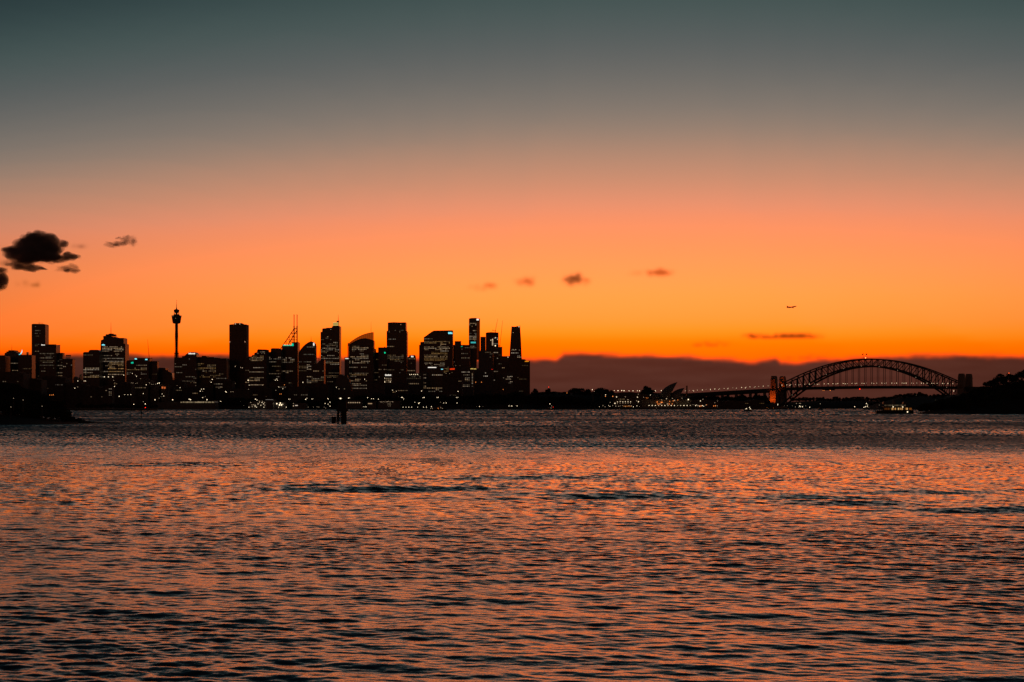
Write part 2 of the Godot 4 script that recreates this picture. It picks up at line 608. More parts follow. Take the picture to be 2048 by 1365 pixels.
# profile of [radius, height] turned about the upright axis through c
func lathe(st: SurfaceTool, c: Vector3, profile: Array, n := 16) -> void:
	for k in profile.size() - 1:
		for i in n:
			var a0 := TAU * i / n
			var a1 := TAU * (i + 1) / n
			var d0 := Vector3(cos(a0), 0, sin(a0))
			var d1 := Vector3(cos(a1), 0, sin(a1))
			var lo: Array = profile[k]
			var hi: Array = profile[k + 1]
			var rise: float = hi[1] - lo[1]
			var out: Vector3 = (d0 + d1) * rise + Vector3.UP * (lo[0] - hi[0]) * 2.0
			quad(st, c + d0 * lo[0] + Vector3.UP * lo[1], c + d1 * lo[0] + Vector3.UP * lo[1], c + d1 * hi[0] + Vector3.UP * hi[1], c + d0 * hi[0] + Vector3.UP * hi[1], out)

# an outline in x and y given real depth from z0 (near) to z1 (far)
func prism(st: SurfaceTool, poly: PackedVector2Array, z0: float, z1: float) -> void:
	var ix := Geometry2D.triangulate_polygon(poly)
	for k in range(0, ix.size(), 3):
		for z in [z0, z1]:
			tri(st, Vector3(poly[ix[k]].x, poly[ix[k]].y, z), Vector3(poly[ix[k + 1]].x, poly[ix[k + 1]].y, z), Vector3(poly[ix[k + 2]].x, poly[ix[k + 2]].y, z), Vector3(0, 0, z - (z0 + z1) / 2))
	var turn := -1.0 if Geometry2D.is_polygon_clockwise(poly) else 1.0
	for i in poly.size():
		var a := poly[i]
		var b := poly[(i + 1) % poly.size()]
		var out := Vector3(b.y - a.y, a.x - b.x, 0) * turn
		quad(st, Vector3(a.x, a.y, z0), Vector3(b.x, b.y, z0), Vector3(b.x, b.y, z1), Vector3(a.x, a.y, z1), out)

# an outline in x and z given height
func slab(st: SurfaceTool, poly: PackedVector2Array, y0: float, y1: float) -> void:
	var ix := Geometry2D.triangulate_polygon(poly)
	for k in range(0, ix.size(), 3):
		tri(st, Vector3(poly[ix[k]].x, y1, poly[ix[k]].y), Vector3(poly[ix[k + 1]].x, y1, poly[ix[k + 1]].y), Vector3(poly[ix[k + 2]].x, y1, poly[ix[k + 2]].y), Vector3.UP)
	var turn := -1.0 if Geometry2D.is_polygon_clockwise(poly) else 1.0
	for i in poly.size():
		var a := poly[i]
		var b := poly[(i + 1) % poly.size()]
		quad(st, Vector3(a.x, y0, a.y), Vector3(b.x, y0, b.y), Vector3(b.x, y1, b.y), Vector3(a.x, y1, a.y), Vector3(b.y - a.y, 0, a.x - b.x) * turn)

func ball(r: float, n := 8) -> SphereMesh:
	var s := SphereMesh.new()
	s.radius = r
	s.height = 2.0 * r
	s.radial_segments = n
	s.rings = maxi(3, n / 2)
	return s

# ---------- land ----------
func land(called: String, shore: Array, back: float, top: float) -> void:
	var poly := PackedVector2Array()
	for s in shore:
		poly.append(Vector2(X(s[0], s[1]), -s[1]))
	poly.append(Vector2(X(shore[-1][0], back), -back))
	poly.append(Vector2(X(shore[0][0], back), -back))
	var st := new_st()
	slab(st, poly, -3.0, top)
	var o := obj(called, st, M.soil, self)
	o.set_meta("kind", "structure")

# a hill: its ridge line in photo pixels at distance d, sloping down to the shore in front
func hill(called: String, ridge: Array, d: float, front: float, m: Material, rough := 1.0) -> void:
	var n := FastNoiseLite.new()
	n.seed = 77
	n.frequency = 0.03
	var nx := 90
	var nz := 14
	var pts := []
	var x0: float = ridge[0][0]
	var x1: float = ridge[-1][0]
	for j in nz + 1:
		var row := []
		var t := j / float(nz)
		for i in nx + 1:
			var px := lerpf(x0, x1, i / float(nx))
			var py := 816.0
			for k in range(1, ridge.size()):
				if px <= ridge[k][0]:
					py = lerpf(ridge[k - 1][1], ridge[k][1], (px - ridge[k - 1][0]) / float(ridge[k][0] - ridge[k - 1][0]))
					break
			var z := lerpf(front, d + (d - front) * 0.6, t)
			var s := sin(clampf((z - front) / (d - front), 0.0, 2.0) * PI / 2.0)
			var h := maxf(Y(py, d), 0.5)
			row.append(Vector3(X(px, z), -0.5 + (h + 0.5) * s + n.get_noise_2d(px, t * 40.0) * rough * s, -z))
		pts.append(row)
	var st := new_st()
	for j in nz:
		for i in nx:
			quad(st, pts[j][i], pts[j][i + 1], pts[j + 1][i + 1], pts[j + 1][i], Vector3(0, 1, 0.1))
	var o := obj(called, st, m, self)
	o.set_meta("kind", "structure")

func make_land() -> void:
	land("city_ground", [[-900, 2500], [-300, 2300], [150, 2230], [300, 2200], [314, 2300], [316, 3450], [500, 3600], [700, 3650], [900, 3640], [1076, 3560], [1088, 3350], [1172, 3330], [1178, 3900], [1300, 3840], [1380, 3860], [1470, 3930], [1500, 4100], [1560, 4200], [1600, 4260]], 9000.0, 2.0)
	land("far_shore", [[1500, 6300], [1640, 6200], [1800, 6100], [2050, 6000]], 9500.0, 2.0)
	land("north_shore", [[1738, 3700], [1762, 3420], [1800, 3300], [1900, 3200], [2300, 3100], [2900, 3000]], 6000.0, 2.0)
	hill("garden_hill", [[1040, 812], [1056, 790], [1075, 786], [1110, 783], [1150, 786], [1200, 783], [1232, 787], [1300, 785], [1330, 790], [1380, 793], [1450, 799], [1490, 810], [1500, 814]], 4300.0, 3980.0, M.soil, 3.0)
	hill("north_hill", [[1738, 812], [1765, 802], [1795, 795], [1840, 790], [1862, 793], [1900, 790], [1950, 788], [2100, 785]], 3600.0, 3280.0, M.soil, 2.0)
	hill("far_hill", [[1480, 806], [1590, 804], [1640, 801], [1700, 801], [1780, 803], [1900, 806], [2060, 806]], 6500.0, 6200.0, M.soil, 2.0)
	hill("east_headland", [[1836, 827], [1850, 824], [1880, 818], [1920, 808], [1955, 797], [1978, 788], [2000, 778], [2048, 768], [2150, 758], [2300, 750], [2500, 760]], 1160.0, 1050.0, M.soil, 0.6)
	hill("west_headland", [[-700, 800], [-300, 812], [0, 826], [60, 832], [110, 839], [140, 844], [150, 847.5], [156, 849]], 432.0, 384.0, M.soil, 0.15)
	# a reef of low rocks off the headland
	var st := new_st()
	for i in 46:
		var t := i / 45.0
		var px := lerpf(128.0, 240.0, pow(t, 0.8))
		var d := 424.0 + rng.randf_range(-5.0, 5.0)
		var h := lerpf(1.5, 0.28, minf(1.0, t * 2.2)) * rng.randf_range(0.6, 1.0)
		var r := lerpf(1.5, 0.8, t) * rng.randf_range(0.7, 1.3)
		var c := Vector3(X(px, d), -0.3, -d)
		lathe(st, c, [[r, 0.0], [r * 0.9, 0.3 + h * 0.5], [r * rng.randf_range(0.3, 0.6), 0.3 + h], [0.0, 0.3 + h * rng.randf_range(0.9, 1.05)]], 6)
	var o := obj("rock_reef", st, M.rock, self)
	o.set_meta("kind", "stuff")
	o.set_meta("label", "low dark rocks trailing off the wooded headland into the water")
	o.set_meta("category", "rocks")

# ---------- city ----------
# One tower. top: photo y of a flat roof, or a list of [x, y] along the roofline from left to right.
# lit: zones [x0, y0, x1, y1, share of floors lit, share of a lit floor, brightness, warmth]
func building(called: String, label: String, x0: float, x1: float, top, d: float, opt := {}) -> Node3D:
	var base := Vector3(X((x0 + x1) / 2.0, d), 0.0, -d)
	var b := thing(called, label, opt.get("category", "building"), base, opt.get("group", ""))
	var s := d / F
	var line := PackedVector2Array()
	if top is Array:
		for p in top:
			line.append(Vector2(X(p[0], d) - base.x, Y(p[1], d)))
	else:
		line.append(Vector2(X(x0, d) - base.x, Y(top, d)))
		line.append(Vector2(X(x1, d) - base.x, Y(top, d)))
	var wide := (x1 - x0) * s
	var deep: float = opt.get("deep", clampf(wide * 0.9, 14.0, 46.0))
	var poly := PackedVector2Array([Vector2(line[-1].x, 0.0), Vector2(line[0].x, 0.0)])
	poly.append_array(line)
	var st := new_st()
	prism(st, poly, 0.0, -deep)
	obj("wall", st, opt.get("wall", M.curtain_wall), b)
	if not top is Array and wide > 12.0:
		for zz in [[-0.6, 0.3], [-deep - 0.3, -deep + 0.6]]:
			st = new_st()
			box(st, Vector3(-wide / 2 - 0.3, line[0].y + 0.003, zz[0]), Vector3(wide / 2 + 0.3, line[0].y + 1.2, zz[1]))
			obj("parapet", st, opt.get("wall", M.curtain_wall), b)
	var pitch: float = opt.get("pitch", 3.1) * 1.35
	var storey: float = opt.get("storey", 3.8) * 1.1
	var cols := maxi(2, int((wide - 1.6) / pitch))
	var step := (wide - 1.6) / cols
	var hi := 0.0
	for p in line:
		hi = maxf(hi, p.y)
	var panes := new_st()
	var lit := new_st()
	var any_lit := false
	var any_dark := false
	var floors := int((hi - 8.0) / storey)
	var zones: Array = opt.get("lit", [[x0, 0, x1, 820, 0.3, 0.3, 0.35, 0.5]])
	var from: float = opt.get("from", 6.0)
	var fl_on := {}
	for f in floors:
		var y := from + f * storey
		var plan := []
		for zi in zones.size():
			var z: Array = zones[zi]
			var whole := rng.randf() < 0.1      # now and then a whole floor is lit
			plan.append([rng.randf() < z[4] * 0.85, rng.randf_range(0.4, 1.2), rng.randf() < z[5], whole, rng.randf_range(-0.3, 0.3)])
		for c in cols:
			var x := -wide / 2 + 0.8 + step * (c + 0.5)
			if roof_at(line, x - step * 0.5) < y + storey + 0.5 or roof_at(line, x + step * 0.5) < y + storey + 0.5:
				continue
			var px := 1024.0 + (x + base.x) / s
			var py := YH - (y + 1.5 - EYE) / s
			var bright := 0.0
			var warm := 0.5
			for zi in zones.size():
				var z: Array = zones[zi]
				if px < z[0] or px > z[2] or py < z[1] or py > z[3]:
					continue
				# lit rooms come in runs along a floor
				if rng.randf() < 0.38:
					plan[zi][2] = rng.randf() < z[5] or plan[zi][3]
				if plan[zi][0] and plan[zi][2]:
					bright = (0.3 if px < 130.0 else 0.46) * z[6] * plan[zi][1] * rng.randf_range(0.35, 1.3)
					warm = z[7] + plan[zi][4]
			var w := step * 0.3
			var h0 := y + 0.9
			var h1 := y + storey - 1.1
			var to := panes
			if bright > 0.0:
				to = lit
				any_lit = true
				var k := clampf(warm + rng.randf_range(-0.15, 0.15), 0.0, 1.0)
				var col := Color(1.0, lerpf(0.86, 0.54, k), lerpf(0.68, 0.18, k)) * minf(bright, 1.0)
				lit.set_color(Color(minf(col.r, 1.0), minf(col.g, 1.0), minf(col.b, 1.0)))
			else:
				any_dark = true
				if opt.get("plain", false):
					continue
			quad(to, Vector3(x - w, h0, 0.12), Vector3(x + w, h0, 0.12), Vector3(x + w, h1, 0.12), Vector3(x - w, h1, 0.12), Vector3.BACK)
	if any_dark and not opt.get("plain", false):
		stuff(obj("window", panes, M.glass, b))
	if any_lit:
		stuff(obj("lit_window", lit, M.lit, b))
	return b

func roof_at(line: PackedVector2Array, x: float) -> float:
	if x <= line[0].x:
		return line[0].y
	for i in range(1, line.size()):
		if x <= line[i].x:
			var w := line[i].x - line[i - 1].x
			return line[i].y if w < 0.01 else lerpf(line[i - 1].y, line[i].y, (x - line[i - 1].x) / w)
	return line[-1].y

# a box on a building, placed by photo pixels on its own distance
func block(b: Node3D, called: String, x0: float, y0: float, x1: float, y1: float, m: Material, near := -4.0, deep := 12.0) -> MeshInstance3D:
	var d := -b.position.z
	var st := new_st()
	box(st, Vector3(X(x0, d) - b.position.x, Y(y1, d) + 0.003, near - deep), Vector3(X(x1, d) - b.position.x, Y(y0, d), near))
	return obj(called, st, m, b)

func sign_on(b: Node3D, x0: float, y0: float, x1: float, y1: float, m: Material, letters := 0) -> void:
	var d := -b.position.z
	var o: Node3D = b
	if letters == 0:
		block(b, "sign", x0, y0, x1, y1, m, 1.0, 0.7)
		return
	var st := new_st()      # a row of raised lit letters too small to read
	var step := (x1 - x0) / letters
	for i in letters:
		var drop := rng.randf_range(0.0, 0.35) * (y1 - y0)
		box(st, Vector3(X(x0 + step * (i + 0.08), d) - b.position.x, Y(y1, d), 0.3), Vector3(X(x0 + step * (i + 0.86), d) - b.position.x, Y(y0 + drop, d), 1.0))
	obj("sign", st, m, o)

func spire(b: Node3D, px: float, y0: float, y1: float, r := 0.6, parent: Node3D = null) -> void:
	var d := -b.position.z
	var st := new_st()
	var x := X(px, d) - b.position.x
	tube(st, Vector3(x, Y(y1, d), -8.0), Vector3(x, lerpf(Y(y1, d), Y(y0, d), 0.5), -8.0), r, r * 0.7, 6)
	tube(st, Vector3(x, lerpf(Y(y1, d), Y(y0, d), 0.5), -8.0), Vector3(x, Y(y0, d), -8.0), r * 0.6, r * 0.25, 6)
	obj("antenna", st, M.steel, parent if parent else b)

func point_light(b: Node3D, called: String, px: float, py: float, m: Material, r := 0.9, z := 0.8) -> void:
	var d := -b.position.z
	shared(called, ball(r * 0.72, 6), m, b, Vector3(X(px, d) - b.position.x, Y(py, d), z))

func make_city() -> void:
	var b: Node3D
	# --- from the wooded headland to the observation tower
	building("apartment_block", "low wide black block at the edge behind the wooded headland", -60, 10, 712, 4700, {"lit": [[-60, 700, 10, 800, 0.4, 0.2, 0.3, 0.5]]})
	b = building("stepped_tower", "dark building with a stepped pyramid roof and short spire", 8, 36, [[8, 712], [9, 706], [12, 706], [12, 703.5], [16, 703.5], [16, 701], [28, 701], [28, 703.5], [32, 703.5], [32, 706], [34, 707], [36, 712]], 4800, {"lit": [[10, 722, 34, 755, 0.55, 0.35, 0.5, 0.4]]})
	spire(b, 21.3, 689, 701)
	b = building("office_block", "dark low block carrying a thin lit crescent sign on its roof", 35, 63, 711, 4760, {"lit": [[36, 714, 62, 718, 0.8, 0.35, 0.5, 0.4], [36, 730, 62, 800, 0.25, 0.15, 0.3, 0.5]]})
	block(b, "chimney", 51.5, 704.5, 53.5, 711, M.curtain_wall)
	var st := new_st()
	var d := 4760.0
	for i in 9:
		var a0 := -0.15 + i * 0.16
		var a1 := a0 + 0.16
		var w := 0.4 + 1.5 * sin((i + 0.5) / 9.0 * PI)
		var p0 := Vector3(X(34.0 + 9.0 * cos(a0), d) - b.position.x, Y(701.5 + 9.0 * sin(a0), d), -2.0)
		var p1 := Vector3(X(34.0 + 9.0 * cos(a1), d) - b.position.x, Y(701.5 + 9.0 * sin(a1), d), -2.0)
		bar(st, p0, p1, w, w)
	obj("crescent_sign", st, M.cyan_sign, b)
	b = building("residential_tower", "tall slim rounded tower with a small crane on its roof", 62.5, 90, [[62.5, 649.5], [64, 648.3], [67, 648], [86, 648.3], [88.5, 648.8], [90, 650]], 5000, {"wall": M.curtain_wall, "lit": [[68, 650, 82, 715, 0.6, 0.45, 0.42, 0.55], [62, 700, 90, 790, 0.3, 0.3, 0.3, 0.5]]})
	st = new_st()
	bar(st, Vector3(X(76, 5000) - b.position.x, Y(648, 5000), -8), Vector3(X(76, 5000) - b.position.x, Y(646, 5000), -8), 0.9)
	bar(st, Vector3(X(74, 5000) - b.position.x, Y(645.8, 5000), -8), Vector3(X(84, 5000) - b.position.x, Y(646.4, 5000), -8), 0.8)
	obj("roof_crane", st, M.crane, b)
	point_light(b, "roof_light", 77, 647.4, M.warm_lamp, 0.8)
	b = building("office_tower", "broad dark tower with a bright white sign at its roof corner", 78, 111.5, 690, 4700, {"lit": [[78, 700, 108, 740, 0.7, 0.45, 0.42, 0.45], [78, 740, 112, 800, 0.45, 0.2, 0.35, 0.5]]})
	sign_on(b, 82, 689.2, 89.5, 691.2, M.white_sign, 3)
	b = building("office_tower", "dark tower with a small pale sign below its roof, second from the sky gap", 111, 125, 707, 4720, {"lit": [[111, 740, 126, 790, 0.7, 0.35, 0.7, 0.5], [111, 708, 126, 740, 0.4, 0.3, 0.35, 0.5]]})
	sign_on(b, 110.5, 713, 115, 715, M.yellow_sign, 3)
	b = building("crowned_tower", "dark block with a flared crown frame on its roof beside the sky gap", 124.5, 144.5, 719, 4680, {"lit": [[125, 720, 144, 735, 0.6, 0.4, 0.55, 0.4], [126, 745, 144, 800, 0.45, 0.25, 0.6, 0.5]]})
	st = new_st()
	for i in 5:
		var u := i / 4.0
		bar(st, Vector3(X(lerpf(132, 137.5, u), 4680) - b.position.x, Y(719, 4680), -4), Vector3(X(lerpf(130.5, 140, u), 4680) - b.position.x, Y(711.5, 4680), -4), 0.9)
	bar(st, Vector3(X(130.2, 4680) - b.position.x, Y(711.5, 4680), -4), Vector3(X(140.4, 4680) - b.position.x, Y(711.5, 4680), -4), 1.6, 3.0)
	obj("crown_frame", st, M.concrete, b)
	b = building("church", "small dark church with a needle spire standing in the sky gap", 146, 166, [[146, 756], [149, 753.5], [153, 756], [154, 760], [157.5, 760], [158.4, 752], [159, 748.5], [159.6, 752], [160.5, 760], [166, 761]], 4500, {"plain": true, "lit": [[146, 765, 166, 812, 0.3, 0.2, 0.4, 0.5]]})
	b = building("office_tower", "tower with chamfered corners and bright lit floors in its lower half", 165.5, 198.5, [[165.5, 706], [168, 704.5], [176.5, 704.5], [177, 702], [180, 700], [194, 700], [198.5, 703]], 4700, {"lit": [[165, 708, 199, 736, 0.3, 0.3, 0.3, 0.5], [165, 736.5, 199, 742, 1.0, 0.9, 1.0, 0.35], [165, 742, 184, 750, 1.0, 0.4, 0.55, 0.6], [165, 750, 199, 760, 0.75, 0.65, 0.6, 0.7]]})
	b = building("office_tower", "broad tower topped by stepped roof blocks and a mast, lower floors lit gold", 200.5, 250, [[200.5, 690], [201.2, 681], [206, 679], [206, 672.5], [210.5, 672], [230, 674.5], [232, 676.3], [246.7, 676.3], [246.8, 688], [250, 688]], 4750, {"lit": [[203, 694, 246, 701.5, 1.0, 0.8, 0.8, 0.4], [203, 702, 246, 725, 0.6, 0.45, 0.45, 0.5], [214, 725, 246, 752, 0.95, 0.75, 0.75, 0.8], [203, 725, 214, 752, 0.5, 0.3, 0.4, 0.5]], "pitch": 2.9})
	var crown := block(b, "roof_block", 210, 669, 230, 673, M.curtain_wall)
	block(b, "roof_block", 215.5, 667.5, 225, 669, M.curtain_wall, -6.0, 9.0)
	block(b, "roof_rail", 205, 674, 234.5, 674.6, M.steel, 0.2, 1.0)
	spire(b, 220, 644.5, 667.5, 0.9)
	sign_on(b, 203, 688.8, 209.5, 691.4, M.cyan_sign, 3)
	for px in [208.3, 216.5, 225.3]:
		point_light(b, "flood_light", px, 754.3, M.lamp, 1.5, 2.0)
	b = building("office_block", "lower block with two white roof signs and a small teal emblem, beside a tall crane", 252, 297, [[252, 724], [255, 721], [268, 720.5], [268.5, 716.5], [297, 716.5]], 4700, {"lit": [[254, 728, 292, 745, 0.6, 0.4, 0.4, 0.6], [254, 745, 292, 780, 0.35, 0.25, 0.3, 0.5]]})
	sign_on(b, 269, 716.8, 273.5, 719.5, M.cyan_sign, 2)
	sign_on(b, 290, 718, 294.5, 720.5, M.cyan_sign, 2)
	sign_on(b, 261.5, 723.5, 266.5, 727.5, M.teal_sign, 2)
	building("office_block", "narrow dark block right beside the tall crane", 297, 314, 723.5, 4720, {"lit": [[297, 725, 314, 770, 0.25, 0.25, 0.3, 0.5]]})
	b = building("apartment_block", "dark stepped block low in the gap before the observation tower", 314, 345, [[314, 736], [326, 736], [330, 736.5], [330, 740], [336, 741], [336, 744], [343, 746], [345, 756]], 4760, {"lit": [[314, 750, 345, 790, 0.2, 0.2, 0.3, 0.5]]})
	# --- the observation tower
	d = 4980.0
	b = thing("observation_tower", "slim observation tower with a round golden-rimmed turret and mast, highest of the skyline", "tower", Vector3(X(352.6, d), 0, -d))
	var s := d / F
	var hy := func(py: float) -> float: return Y(py, d)
	st = new_st()
	lathe(st, Vector3.ZERO, [[3.9, 0.0], [3.9, hy.call(647)], [0, hy.call(647)]], 14)
	obj("shaft", st, M.concrete, b)
	st = new_st()
	lathe(st, Vector3.ZERO, [[3.0, hy.call(648.5)], [11.5, hy.call(647)], [12.2, hy.call(644)], [14.6, hy.call(634.5)], [14.9, hy.call(632.5)], [13.0, hy.call(631.4)], [7.0, hy.call(630.6)], [0, hy.call(630.4)]], 24)
	var tu := obj("turret", st, M.brick, b)
	for py in [636.5, 640.0, 643.3]:
		st = new_st()
		var r := lerpf(12.2, 14.6, (644.0 - py) / 9.5) + 0.12
		lathe(st, Vector3.ZERO, [[r, hy.call(py + 0.8)], [r + 0.15, hy.call(py - 0.5)]], 24)
		obj("window_band", st, M.glass, tu)
	st = new_st()
	lathe(st, Vector3.ZERO, [[15.6, hy.call(632.6)], [15.9, hy.call(631.9)], [15.3, hy.call(631.6)]], 24)
	obj("rim", st, M.brick, tu)
	st = new_st()
	lathe(st, Vector3.ZERO, [[8.6, hy.call(631.2)], [8.6, hy.call(629.0)], [2.4, hy.call(628.9)], [2.4, hy.call(625.8)]], 20)
	obj("upper_deck", st, M.brick, b)
	st = new_st()
	for i in 12:
		var a := TAU * i / 12.0
		bar(st, Vector3(8.0 * cos(a), hy.call(629), 8.0 * sin(a)), Vector3(8.0 * cos(a + 0.26), hy.call(625.8), 8.0 * sin(a + 0.26)), 0.5)
	obj("cage", st, M.steel, b)
	st = new_st()
	lathe(st, Vector3.ZERO, [[3.0, hy.call(626.8)], [6.4, hy.call(625.4)], [8.3, hy.call(623.0)], [8.2, hy.call(620.5)], [6.0, hy.call(619.5)], [2.0, hy.call(618.6)], [1.0, hy.call(615)]], 20)
	obj("crown", st, M.brick, b)
	st = new_st()
	lathe(st, Vector3.ZERO, [[1.0, hy.call(618)], [0.7, hy.call(609)], [0.5, hy.call(609)], [0.3, hy.call(601)], [0.9, hy.call(600.6)], [0.0, hy.call(600)]], 6)
	obj("antenna", st, M.steel, b)
	for q in [[347.4, 633.2], [357.6, 619.8], [362.6, 632.6], [352.5, 637.5]]:
		point_light(b, "marker_light", q[0], q[1], M.dim_lamp, 0.7, 15.0)
	for i in 20:      # stay cables that cross round the shaft
		st = new_st()
		var a := TAU * i / 20.0
		var a2 := a + (0.9 if i % 2 else -0.9)
		var waist := Vector3(5.6 * cos((a + a2) / 2), hy.call(700), 5.6 * sin((a + a2) / 2))
		bar(st, Vector3(9.5 * cos(a), hy.call(757), 9.5 * sin(a)), waist, 0.35)
		bar(st, waist, Vector3(4.4 * cos(a2), hy.call(649), 4.4 * sin(a2)), 0.35)
		obj("cable", st, M.steel, b)
	st = new_st()
	lathe(st, Vector3.ZERO, [[7.4, hy.call(708)], [7.4, hy.call(707)], [6.2, hy.call(706.6)]], 16)
	obj("cable_ring", st, M.steel, b)
	# --- round the park towers
	b = building("office_block", "plain dark block standing at the foot of the observation tower", 348, 372, 716.5, 4700, {"lit": [[350, 718, 370, 760, 0.45, 0.35, 0.35, 0.5]]})
	b = building("office_tower", "block with a rounded roof end carrying a white lettered sign", 363.5, 393, [[363.5, 713], [369, 712], [372, 709], [377, 705.6], [379, 704.8], [389, 704.8], [391, 706], [392.5, 709], [393, 714]], 4660, {"lit": [[365, 716, 392, 735, 0.5, 0.4, 0.4, 0.3], [365, 735, 393, 780, 0.5, 0.35, 0.3, 0.6]]})
	sign_on(b, 376.5, 706, 390, 709, M.white_sign, 5)
	building("office_block", "very wide dark block with many dim warm windows, beside the rounded sign building", 392, 453, [[392, 714.5], [403, 714.5], [403, 712], [412, 712], [412, 714.5], [427, 714.5], [428, 716], [436, 716], [436, 717.5], [452, 717], [453, 723]], 4690, {"lit": [[392, 720, 430, 760, 0.7, 0.5, 0.38, 0.75], [430, 722, 453, 760, 0.6, 0.35, 0.36, 0.5]]})
	b = building("residential_tower", "tall plain dark slab tower with two white roof lights", 458, 492.5, [[458, 649.5], [463, 649], [468, 648.8], [468, 646.4], [482, 646.4], [482, 648.8], [492.5, 649.3]], 4800, {"wall": M.brick, "lit": [[458, 660, 492, 668, 0.3, 0.2, 0.12, 0.6], [458, 735, 492, 790, 0.3, 0.2, 0.25, 0.5]], "pitch": 2.6})
	for q in [[470.5, 648.3], [479.3, 648.3]]:
		point_light(b, "roof_light", q[0], q[1], M.lamp, 1.1)
	for q in [[459.3, 684.2], [489.6, 684.2]]:
		point_light(b, "marker_light", q[0], q[1], glow(Color(1, 0.75, 0.6), 2.0), 1.1)
	for q in [[470.4, 733], [481, 735.3], [484.5, 736.2]]:
		point_light(b, "marker_light", q[0], q[1], M.dim_lamp, 1.3)
	building("office_block", "dark low wing between the plain slab tower and the golden stepped block", 489, 499, [[489, 718], [498, 713.5], [499, 713.5]], 4600, {"lit": [[489, 740, 499, 775, 0.6, 0.5, 0.6, 0.5]]})
	b = building("stepped_office", "stepped office block with its floors brightly lit gold", 497.5, 533, [[497.5, 715], [501, 713.5], [503.5, 713], [504, 710.5], [508, 710], [508.5, 706], [513.5, 705], [514, 701], [515.5, 699], [533, 699.5]], 4560, {"wall": M.concrete, "lit": [[497, 713, 528, 728, 0.95, 0.85, 0.8, 0.8], [506, 703, 530, 713, 0.8, 0.6, 0.5, 0.5], [497, 734, 528, 738, 0.9, 0.7, 0.6, 0.4], [497, 742, 528, 773, 0.75, 0.7, 0.75, 0.55]], "pitch": 2.7, "storey": 3.6})
	building("office_tower", "dark tower with notched shoulders beside the truss-topped tower", 534, 562, [[534, 709], [537, 708], [537.5, 704.5], [541, 704], [541.5, 697.5], [545, 696.8], [558, 697], [559, 699], [562, 699]], 4650, {"lit": [[534, 710, 562, 790, 0.5, 0.3, 0.35, 0.5]]})
	b = building("truss_topped_tower", "tower with a sloping steel lattice and twin masts above a green lit sign", 561, 595.5, [[561, 699], [563.5, 699], [564, 692], [583, 691.5], [583.5, 685], [595.5, 684.5]], 4700, {"lit": [[562, 712, 588, 755, 0.6, 0.4, 0.5, 0.45], [562, 755, 590, 785, 0.3, 0.3, 0.35, 0.5]]})
	sign_on(b, 566, 689.6, 582.6, 692.2, M.teal_sign, 8)
	block(b, "sign", 582.8, 687.6, 586.8, 692.4, M.teal_sign, 1.0, 0.7)
	d = 4700.0
	for z in [-1.0, -16.0]:
		var off := 0.0 if z > -2.0 else -1.5
		for mx in [587.2, 593.2]:
			st = new_st()
			bar(st, Vector3(X(mx + off * 0.2, d) - b.position.x, Y(685, d), z), Vector3(X(mx + off * 0.2, d) - b.position.x, Y(652, d), z), 1.7)
			bar(st, Vector3(X(mx + off * 0.2, d) - b.position.x, Y(652, d), z), Vector3(X(mx + off * 0.2, d) - b.position.x, Y(629, d), z), 1.0)
			obj("mast", st, M.steel, b)
	for k in 2:
		var z := -1.0 - 15.0 * k
		var chord := [[560.5, 699], [566, 690], [572, 681.5], [578, 672.5], [584, 663.5], [587.4, 658], [593.2, 657.5 - 1.0]]
		if k:
			chord = [[574, 690], [580, 680], [586, 670], [593, 660]]
		for i in chord.size() - 1:
			st = new_st()
			bar(st, Vector3(X(chord[i][0], d) - b.position.x, Y(chord[i][1], d), z), Vector3(X(chord[i + 1][0], d) - b.position.x, Y(chord[i + 1][1], d), z), 2.0)
			obj("lattice_bar", st, M.steel, b)
			st = new_st()
			bar(st, Vector3(X(chord[i + 1][0], d) - b.position.x, Y(chord[i + 1][1], d), z), Vector3(X(chord[i + 1][0], d) - b.position.x, Y(691.5, d), z), 1.4)
			obj("lattice_bar", st, M.steel, b)
	for py in [660, 667.5, 674.5, 680]:
		st = new_st()
		bar(st, Vector3(X(maxf(588 - (py - 657) * 0.66, 572), d) - b.position.x, Y(py, d), -1.0), Vector3(X(593.2, d) - b.position.x, Y(py, d), -1.0), 1.1)
		obj("lattice_bar", st, M.steel, b)
	b = building("curved_tower", "tower with a curved rising roof and an oval white sign at its peak", 596.5, 629.5, [[596.5, 706], [601, 699], [606, 693.2], [611, 688.6], [616, 685.2], [620, 683.4], [622, 683], [626, 685], [628, 687], [629.5, 692]], 4650, {"lit": [[612, 692, 628, 697, 0.9, 0.7, 0.5, 0.2], [608, 708, 628, 711.5, 0.9, 0.7, 0.45, 0.3], [597, 717, 612, 750, 0.5, 0.4, 0.3, 0.5], [612, 721, 623, 780, 0.85, 0.6, 0.6, 0.45]]})
	spire(b, 621.3, 672.5, 683.3, 0.6)
	st = new_st()
	lathe(st, Vector3(X(627.4, 4650) - b.position.x, Y(692.5, 4650), 1.2), [[0, 0], [1.6, 1.6], [2.2, 4.8], [1.6, 8.0], [0, 9.6]], 10)
	obj("oval_sign", st, M.white_sign, b)
	building("office_block", "low black block filling the dip between the curved tower and the masted tower", 622, 648, [[622, 732], [634, 727], [638, 723], [642, 720], [648, 720]], 4500, {"lit": [[622, 742, 648, 785, 0.55, 0.5, 0.42, 0.55]]})
